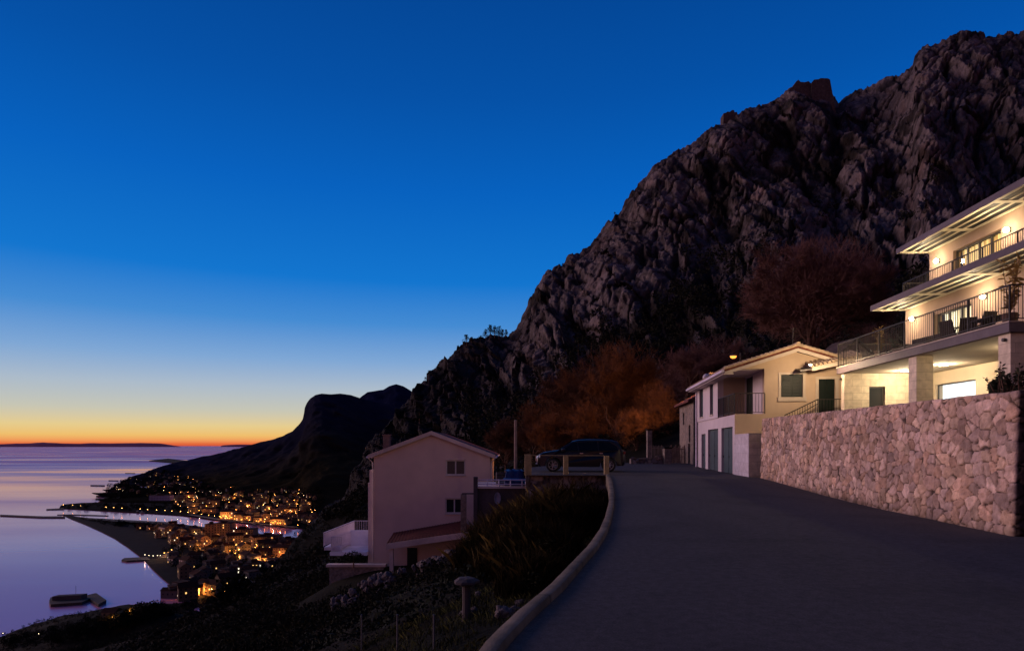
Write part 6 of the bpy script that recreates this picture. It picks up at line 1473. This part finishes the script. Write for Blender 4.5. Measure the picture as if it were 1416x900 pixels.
DIST = [
  ([(245, 690), (300, 686), (360, 688), (425, 692), (440, 715), (432, 728), (380, 722), (320, 716), (262, 709), (240, 702)], 74, [0, 1, 2, 4, 5, 7], .55, 'dim tile-roofed town house on the far river bank', 'houses on the far river bank'),
  ([(205, 676), (255, 672), (330, 676), (430, 682), (440, 692), (300, 686), (200, 688)], 40, [0, 1, 3, 4], .5, 'small dark house on the lit slope above the far river bank', 'houses on the slope above the far bank'),
  ([(150, 672), (185, 660), (225, 652), (260, 660), (290, 672), (200, 684), (148, 686)], 46, [0, 1, 3, 4], .4, 'tiny dark house among trees on the far coastal slope', 'houses on the far coastal slope'),
  ([(190, 729), (250, 731), (300, 737), (400, 752), (432, 762), (425, 782), (380, 790), (330, 770), (270, 760), (215, 742)], 72, [0, 1, 2, 3, 4, 5, 6], .42, 'dark tile-roofed town house on the near side of the river', 'houses on the near side of the river'),
  ([(235, 772), (300, 768), (355, 795), (330, 812), (300, 826), (225, 826), (262, 806)], 34, [0, 2, 3, 6], .42, 'dark low house between the beach and the hill foot', 'houses behind the beach'),
]
placed = []
for poly, n, kinds, mind, lb, gp in DIST:
    x0, x1 = min(p[0] for p in poly), max(p[0] for p in poly); y0, y1 = min(p[1] for p in poly), max(p[1] for p in poly); k = 0; tries = 0
    while k < n and tries < 6000:
        tries += 1; px, py = random.uniform(x0, x1), random.uniform(y0, y1)
        if not inpoly(px, py, poly): continue
        X, Y, Z = town_pt(px, py)
        if Y < 420 or any(abs(X - a) < 15 and abs(Y - b_) < 15 for a, b_ in placed): continue
        placed.append((X, Y)); o = bpy.data.objects.new('town_house', HM[random.choice(kinds)]); col.objects.link(o); o.location = (X, Y, Z + .1); o.rotation_euler = (0, 0, random.choice((.5, .9, 2.1, -.6)) + random.gauss(0, .2)); s = random.uniform(.8, 1.1); o.scale = (s, s, s)
        tag(o, lb, 'house', gp); k += 1
# the blocks one can tell apart
def block(px0, px1, pyb, pyt, depth, wallm, label, name='apartment_block', lit=.06, roof=0, rot=0, floors=None, Yoff=0, cat='building'):
    X0, Y0, Z0 = town_pt((px0 + px1) / 2, pyb)
    if Y0 < 300: X0, Y0, Z0 = on_z((px0 + px1) / 2, pyb, -118.3)
    Y0 += Yoff; s = Y0 / FO; w_ = (px1 - px0) * s; h = (pyb - pyt) * s - roof
    r = empty(name, (X0, Y0 + depth / 2, Z0), rot, label, cat)
    mb = MB(); mb.box(-w_ / 2, w_ / 2, -depth / 2, depth / 2, -3, h)
    if roof: mb.add([(-w_ / 2, -depth / 2, h), (w_ / 2, -depth / 2, h), (w_ / 2, depth / 2, h), (-w_ / 2, depth / 2, h)], [[0, 1, 2, 3]])
    mb.build('wall', mt[wallm], r)
    ro_ = MB()
    if roof: ro_.prism([(-depth / 2 - .6, h - .003), (depth / 2 + .6, h - .003), (0, h + roof)], 'x', -w_ / 2 - .5, w_ / 2 + .5)
    else: ro_.box(-w_ / 2 - .3, w_ / 2 + .3, -depth / 2 - .3, depth / 2 + .3, h + .003, h + .6); ro_.box(-w_ * .2, w_ * .1, -2, 2, h + .6, h + 3)
    ro_.build('roof', mt['town_roof'], r)
    nf = floors or max(1, int(h / 3)); nw = max(2, int(w_ / 3.2)); rr = random.Random(int(px0 * 3 + pyb)); cnt = 0
    for f in range(nf):
        for k in range(nw):
            x = -w_ / 2 + (k + .5) * w_ / nw; z = .8 + f * h / nf; m = mt['glass'] if rr.random() > lit else mt[rr.choice(('win_warm', 'win_warm', 'win_white'))]
            if cnt < 95:
                q = MB().box(x - .6, x + .6, -depth / 2 - .06, -depth / 2 - .003, z, z + min(1.5, h / nf * .6)); q.build('window', m, r); cnt += 1
    return r
block(283, 296, 746, 725, 14, 'town_b', 'tall rose apartment block standing left of the long slab', lit=.04)
block(296, 318, 748, 724, 16, 'town_b', 'tallest broad apartment slab on the near side of the river', lit=.05)
block(318, 350, 749, 732, 16, 'town_b', 'long lower apartment slab right of the tallest one', lit=.05)
block(352, 385, 753, 741, 16, 'town_b', 'long dark apartment building close to the near river quay', lit=.05)
block(385, 408, 756, 746, 16, 'town_c', 'dark apartment building at the inland end of the near quay', lit=.05)
block(279, 298, 709, 702, 12, 'town_b', 'brown quayside building at the seaward end of the lit row', lit=.1, roof=2)
block(304, 322, 717.5, 705, 14, 'town_a', 'broad orange-lit town building facing the river quay', lit=.18, roof=3)
block(323, 335, 719.5, 709, 14, 'town_a', 'orange-lit town building next to the broad one on the quay', lit=.2, roof=3)
block(336, 347, 719.5, 711, 12, 'town_b', 'narrow orange-lit building third in the quay row', lit=.15, roof=2)
block(350, 362, 722, 714, 12, 'town_a', 'low lit building by the quay left of the long orange hall', lit=.2, roof=2)
block(373, 394, 726, 715, 14, 'town_a', 'long orange-lit hall with a dark roof at the inland end of the quay', lit=.12, roof=3)
block(390, 408, 709.5, 701, 14, 'town_a', 'yellow-lit building up the slope at the inland end of the town', lit=.2, roof=3)
block(330, 352, 702, 696, 14, 'town_a', 'wide glowing building behind the quay row', lit=.25, roof=2)
block(206, 234, 692, 685, 20, 'hall', 'pale flat-roofed sports hall on the far bank', 'sports_hall', lit=0)
block(322, 338, 793, 783.5, 12, 'town_b', 'three storey building with a row of lit windows at the hill foot', lit=.55)
block(338, 362, 789, 779, 12, 'town_b', 'lower building with lit windows right of the three storey one', lit=.5)
block(281, 298, 821, 802, 9, 'town_a', 'tall cream house with arched windows near the beach end, lit from its right', 'town_villa', lit=.12, roof=2)
block(222, 255, 824, 813, 9, 'town_c', 'long low pale building on the shore beside the bay', 'shore_building', lit=.05, roof=2)
block(258, 276, 822, 809, 8, 'town_a', 'orange-lit tavern building left of the tall cream house', 'tavern', lit=.2, roof=2)
block(140, 158, 853, 842, 8, 'town_a', 'small orange-lit house by the shore at the hill foot', 'shore_house', lit=.3, roof=2)
for i, (px, py) in enumerate([(330, 772), (346, 774), (361, 776)]):
    block(px, px + 12, py, py - 8, 9, 'town_a', ['glowing yellow house, seaward of the lit trio behind the beach', 'glowing yellow house, middle of the lit trio behind the beach', 'glowing yellow house, inland of the lit trio behind the beach'][i], 'town_villa', lit=.2, roof=2)

# lamps: every one a post with its own glowing head
def lamp_mesh(h, glow, r):
    mb = MB(); mb.tube([(0, 0, 0), (0, 0, h)], .09, 5, 0); mb.bar((0, 0, h), (.8, 0, h + .15), .08, m=0); mb.lathe([(.01, .5), (.5, .25), (.55, .1)], (.8, 0, h - .15), 8, m=0)
    mb.lathe([(.01, -r), (r * .75, -r * .65), (r, 0), (r * .75, r * .5), (.01, r * .6)], (.8, 0, h - .2), 8, m=1)
    o = mb.build('street_lamp', [mt['iron'], mt[glow]]); d = o.data; bpy.data.objects.remove(o); return d
LL = {}
for k_, w_, c_ in [('a', 14000, (1, .37, .08)), ('w', 5000, (1, .42, .11)), ('o', 1500, (1, .42, .11)), ('n', 3500, (1, .38, .08)), ('c', 500, (1, .8, .5)), ('s', 0, None)]:
    if w_: d_ = bpy.data.lights.new('street_lamp_light', 'POINT'); d_.energy = w_; d_.color = c_; d_.shadow_soft_size = .4; LL[k_] = d_
LM = {'w': lamp_mesh(6, 'street_warm', .42), 'c': lamp_mesh(5, 'street_white', .36), 'a': lamp_mesh(5, 'street_amber', .5), 's': lamp_mesh(4, 'street_white', .26), 'o': lamp_mesh(4.5, 'street_warm', .3), 'n': lamp_mesh(4.5, 'street_amber', .4)}
def lamp(px, py, kind, label, group):
    X, Y, Z = town_pt(px, py); o = bpy.data.objects.new('street_lamp', LM[kind]); col.objects.link(o); o.location = (X, Y, Z); o.rotation_euler = (0, 0, random.uniform(0, 6.3)); s = min(1.25, max(.35, Y / 950)); o.scale = (s, s, s); tag(o, label, 'street lamp', group)
    if kind in LL and (Y > 400 or kind == 'n') and 'mirrored' not in label:
        q = bpy.data.objects.new('street_lamp_light', LL[kind]); col.objects.link(q); q.parent = o; q.scale = (1, 1, 1); q.location = (.8, 0, 5.2 if kind != 'w' else 6.2)
for px in [88, 99.5, 111.5, 146, 157.5, 169.5, 193, 204.5, 216, 227.5, 238.5, 249, 259, 268]:
    lamp(px, float(np.interp(px, [82, 120, 160, 200, 250, 300], [703, 705, 707.5, 709.5, 712.8, 719])) - .5, 'w', 'small warm lamp on the seaward part of the far river bank, mirrored in the water', 'lamps along the far bank, seaward part')
for px in [278, 288, 297, 306, 315, 325, 335, 345.5, 355, 365, 375, 384.5, 393.5, 411]:
    lamp(px, float(np.interp(px, [250, 300, 350, 410, 440], [712.8, 719, 724, 730, 735])) - .2, 'a' if px > 300 else 'w', 'bright amber lamp on the town quay, mirrored in the water', 'lamps along the far bank, town quay')
def scatter(poly, n, kinds, label, group):
    x0, x1 = min(p[0] for p in poly), max(p[0] for p in poly); y0, y1 = min(p[1] for p in poly), max(p[1] for p in poly); k = 0
    while k < n:
        px, py = random.uniform(x0, x1), random.uniform(y0, y1)
        if inpoly(px, py, poly): lamp(px, py, random.choice(kinds), label, group); k += 1
scatter(DIST[0][0], 46, 'wwoosa', 'small warm street lamp between the houses of the far bank', 'lamps among the houses of the far bank')
scatter(DIST[1][0], 30, 'wooss', 'small street lamp on the slope above the far bank', 'lamps on the slope above the far bank')
scatter(DIST[2][0], 28, 'ooss', 'faint street lamp on the far coastal slope', 'lamps on the far coastal slope')
scatter(DIST[3][0], 44, 'wwoos', 'small warm street lamp among the houses this side of the river', 'lamps among the houses this side of the river')
scatter([(400, 690), (425, 700), (455, 715), (450, 735), (420, 722)], 14, 'ooss', 'faint street lamp in the dark inland end of the town', 'lamps in the dark inland end of the town')
for px, py in [(262, 691), (266, 690), (268, 694), (270, 688)]: lamp(px, py, 'a', 'dazzling amber lamp of the cluster behind the pale hall', 'amber cluster behind the pale hall')
for px, py in [(305, 716), (312, 716), (319, 717), (327, 718.5), (342, 718), (360, 720.5), (378, 724.5), (388, 725)]: lamp(px, py + 2.2, 'a', 'amber lamp washing a quay building with orange light', 'amber lamps before the quay buildings')
for px, py in [(335, 700), (342, 702), (347, 699), (395, 707), (400, 709), (404, 706)]: lamp(px, py + 1.5, 'a', 'amber lamp in the glowing street behind the quay row', 'amber lamps behind the quay row')
for px, py in [(250, 748), (255, 751), (260, 753), (266, 757), (252, 745), (262, 748), (270, 751), (246, 743), (275, 752), (281, 754), (290, 756)]: lamp(px, py + 2, random.choice('wwa'), 'warm lamp along the busy beach road', 'lamps along the beach road')
for px, py in [(318, 763), (326, 767), (331, 772), (338, 772), (343, 776), (350, 775), (358, 776), (365, 776), (345, 768), (354, 771)]: lamp(px, py + 2, 'a', 'strong amber lamp around the glowing yellow houses', 'amber lamps around the yellow houses')
for px, py in [(201, 771), (206, 772), (211, 772.5), (217, 772), (222, 772)]: lamp(px, py, 'c', 'small white lamp in the short row across the beach', 'white lamps across the beach')
for px, py in [(232, 768), (238, 765), (228, 769.5), (234, 770)]: lamp(px, py, 'w', 'warm lamp at the head of the beach row', 'warm lamps at the head of the beach row')
lamp(265, 823, 'a', 'dazzling amber lamp in front of the tavern near the beach end', None); lamp(274, 823, 'a', 'second amber lamp, just right of the dazzling one by the tavern', None)
lamp(297, 822.5, 'a', 'warm lamp at the right foot of the tall cream house', None); lamp(179, 849, 'n', 'lone orange lamp among trees by the shore', None)
lamp(156, 858, 'n', 'small orange lamp right of the little shore house', None); lamp(53, 881, 'c', 'lone white lamp low in the dark shore trees', None); lamp(4, 880, 'c', 'white lamp at the extreme seaward end of the dark shore', None)
lamp(111, 868, 's', 'tiny lamp in the dark trees below the pier', None); lamp(303, 792, 's', 'lone faint lamp on the hillside road above the beach', None)
scatter(DIST[0][0], 16, 'a', 'bright amber lamp deep among the houses of the far bank', 'amber lamps among the far bank houses'); scatter(DIST[3][0], 16, 'a', 'bright amber lamp in a street this side of the river', 'amber lamps this side of the river')
lamp(229, 690.5, 'c', 'white lamp in front of the pale sports hall', None); lamp(226, 681, 'c', 'yellowish-white lamp above the pale sports hall', None)

# trees of the shore and the town: masses one cannot count, and the few on the bank that stand alone
tc_ = []; tr_ = []
for poly, n, r0, r1 in [([(84, 699), (150, 697), (250, 700), (270, 708), (180, 706), (84, 702)], 110, 2.5, 5), ([(145, 690), (150, 672), (185, 660), (230, 650), (262, 660), (300, 676), (200, 688)], 430, 4, 10), ([(92, 714.5), (130, 720), (200, 724.5), (290, 732.5), (340, 741), (240, 738), (150, 726)], 170, 2.2, 4.5), ([(215, 740), (320, 760), (430, 760), (430, 790), (300, 812), (250, 800)], 220, 2.5, 5.5), ([(270, 704), (440, 722), (445, 690), (300, 684)], 150, 2.5, 5),
                        ([(0, 884), (30, 878), (75, 868), (120, 858), (170, 850), (215, 836), (275, 832), (300, 824), (340, 806), (330, 830), (200, 860), (80, 890), (0, 900)], 380, 1.8, 4.2), ([(230, 676), (440, 678), (450, 700), (400, 690), (240, 686)], 150, 4, 9)]:
    x0, x1 = min(p[0] for p in poly), max(p[0] for p in poly); y0, y1 = min(p[1] for p in poly), max(p[1] for p in poly); k = 0
    while k < n:
        px, py = random.uniform(x0, x1), random.uniform(y0, y1)
        if inpoly(px, py, poly):
            X, Y, Z = town_pt(px, py); k += 1
            if any(abs(X - a) < 9 and abs(Y - b_) < 9 for a, b_ in placed): continue
            r = random.uniform(r0, r1) * (.6 if Y < 560 else 1); tc_.append((X, Y, Z + r * .6)); tr_.append(r)
mt['towntree'] = M('town_tree_leaf', (.010, .011, .008), 1, .4, .05, 0, spec=0)
clumps('woodland', tc_, tr_, 80, -.17, mt['towntree'], kind='stuff')
# piers, jetties, boats
def pier(name, pts, h, label):
    P_ = [G(*p) for p in pts]; c = (sum(p[0] for p in P_) / len(P_), sum(p[1] for p in P_) / len(P_))
    r = empty(name, (c[0], c[1], SEA), 0, label, 'pier'); MB().prism([(p[0] - c[0], p[1] - c[1]) for p in P_], 'z', -3, h).build('deck', mt['quay'], r); return r
pier('jetty', [(168, 775.5), (172, 773), (203, 771.5), (208, 775), (175, 777)], 1.6, 'short dark jetty reaching out from the middle of the beach')
pier('jetty', [(0, 712.2), (60, 714.6), (90, 714.5), (90, 716.2), (58, 716.2), (0, 713.6)], 1.5, 'long thin breakwater running out to the left from the river mouth')
pier('jetty', [(64, 704.3), (88, 703), (88, 704.6), (64, 705)], 1.3, 'short breakwater on the far side of the river mouth')
pier('jetty', [(79, 711.5), (100, 711.2), (150, 712.8), (150, 713.6), (100, 712.3), (79, 712)], .8, 'thin training wall inside the river mouth')
for a, lb in [([(125, 671), (145, 671.3), (145, 672.2), (125, 671.7)], 'thin jetty at the head of the little far bay'), ([(136, 683.2), (144, 683.2), (144, 683.9), (136, 683.9)], 'upper of three stub jetties in the little far bay'), ([(133, 686), (144, 686), (144, 686.7), (133, 686.7)], 'middle of three stub jetties in the little far bay'), ([(132, 690), (144, 689.8), (144, 690.6), (132, 690.9)], 'lower of three stub jetties in the little far bay'), ([(150, 664.4), (164, 664.6), (164, 665.2), (150, 664.9)], 'thin groyne off the far wooded coast'), ([(173, 654.2), (187, 654.4), (187, 654.9), (173, 654.6)], 'farthest thin groyne off the wooded coast')]:
    pier('jetty', a, 2.0, lb)
pr = pier('pier', [(68, 834), (70, 829), (112, 828), (133, 823), (147, 833), (136, 839), (124, 831), (113, 836), (70, 839)], 2.2, 'broad dark concrete pier with a low building off the near shore')
a_, b_ = G(72, 834), G(112, 832); q = MB(); cx0, cy0 = pr.location[0], pr.location[1]
q.prism([(a_[0] - cx0, a_[1] - cy0), (b_[0] - cx0, b_[1] - cy0), (b_[0] - cx0 + 1, b_[1] - cy0 + 6), (a_[0] - cx0 + 1, a_[1] - cy0 + 6)], 'z', 2.203, 5.4); q.build('shed', mt['town_c'], pr)
MB().tube([(b_[0] - cx0 - 6, b_[1] - cy0 + 3, 2.2), (b_[0] - cx0 - 6, b_[1] - cy0 + 3, 12)], .12, 6).build('mast', mt['iron'], pr)
mt['hull'] = M('dark_hull', (.06, .06, .08), .6, .1, 1, 0)
bt = MB(); sec = [(-4, .1, .9), (-3, .9, .2), (-1, 1.25, 0), (1.5, 1.2, 0), (3.2, .95, .1)]
vs = []
for y, w_, k in sec: vs += [(-w_, y, 1.1), (-w_ * .6, y, -.2 + k), (w_ * .6, y, -.2 + k), (w_, y, 1.1)]
bt.add(vs, [[i * 4 + j, i * 4 + (j + 1) % 4, (i + 1) * 4 + (j + 1) % 4, (i + 1) * 4 + j] for i in range(4) for j in range(4)] + [[3, 2, 1, 0], [16, 17, 18, 19]]); bt.box(-.7, .7, -.5, 1.8, 1.1, 2.3)
bo = bt.build('boat', mt['hull']); bd = bo.data; bpy.data.objects.remove(bo)
for px, py, lb in [(362, 728, 'small dark boat moored on the blue reach of the river, the larger of two'), (352, 727, 'small dark boat moored left of the larger one on the blue reach'), (191, 708.5, 'small boat against the far bank of the river'), (197, 709.5, 'second small boat just right of the one at the far bank')]:
    X, Y, _ = on_z(px, py, SEA); o = bpy.data.objects.new('boat', bd); col.objects.link(o); o.location = (X, Y, SEA); o.rotation_euler = (0, 0, 1.1); o.scale = (1.6,) * 3; tag(o, lb, 'boat')
# a lane through the town
def lane(pts, w_):
    P_ = [Vector((*on_z(px, py, -118.3)[:2], -118.25)) for px, py in pts]; V = []
    for i, p in enumerate(P_):
        d = (P_[min(i + 1, len(P_) - 1)] - P_[max(i - 1, 0)]).normalized(); n_ = Vector((-d.y, d.x, 0)) * w_; V += [p - n_, p + n_]
    tag(mesh_np('lane', V, grid_faces(len(P_), 2), mt['quay']), kind='structure')
lane([(225, 771), (240, 762), (250, 750), (268, 758), (300, 762), (322, 764), (345, 775), (372, 778), (400, 770)], 5)
lane([(262, 711), (300, 717.5), (350, 722.6), (410, 728.8)], 5)
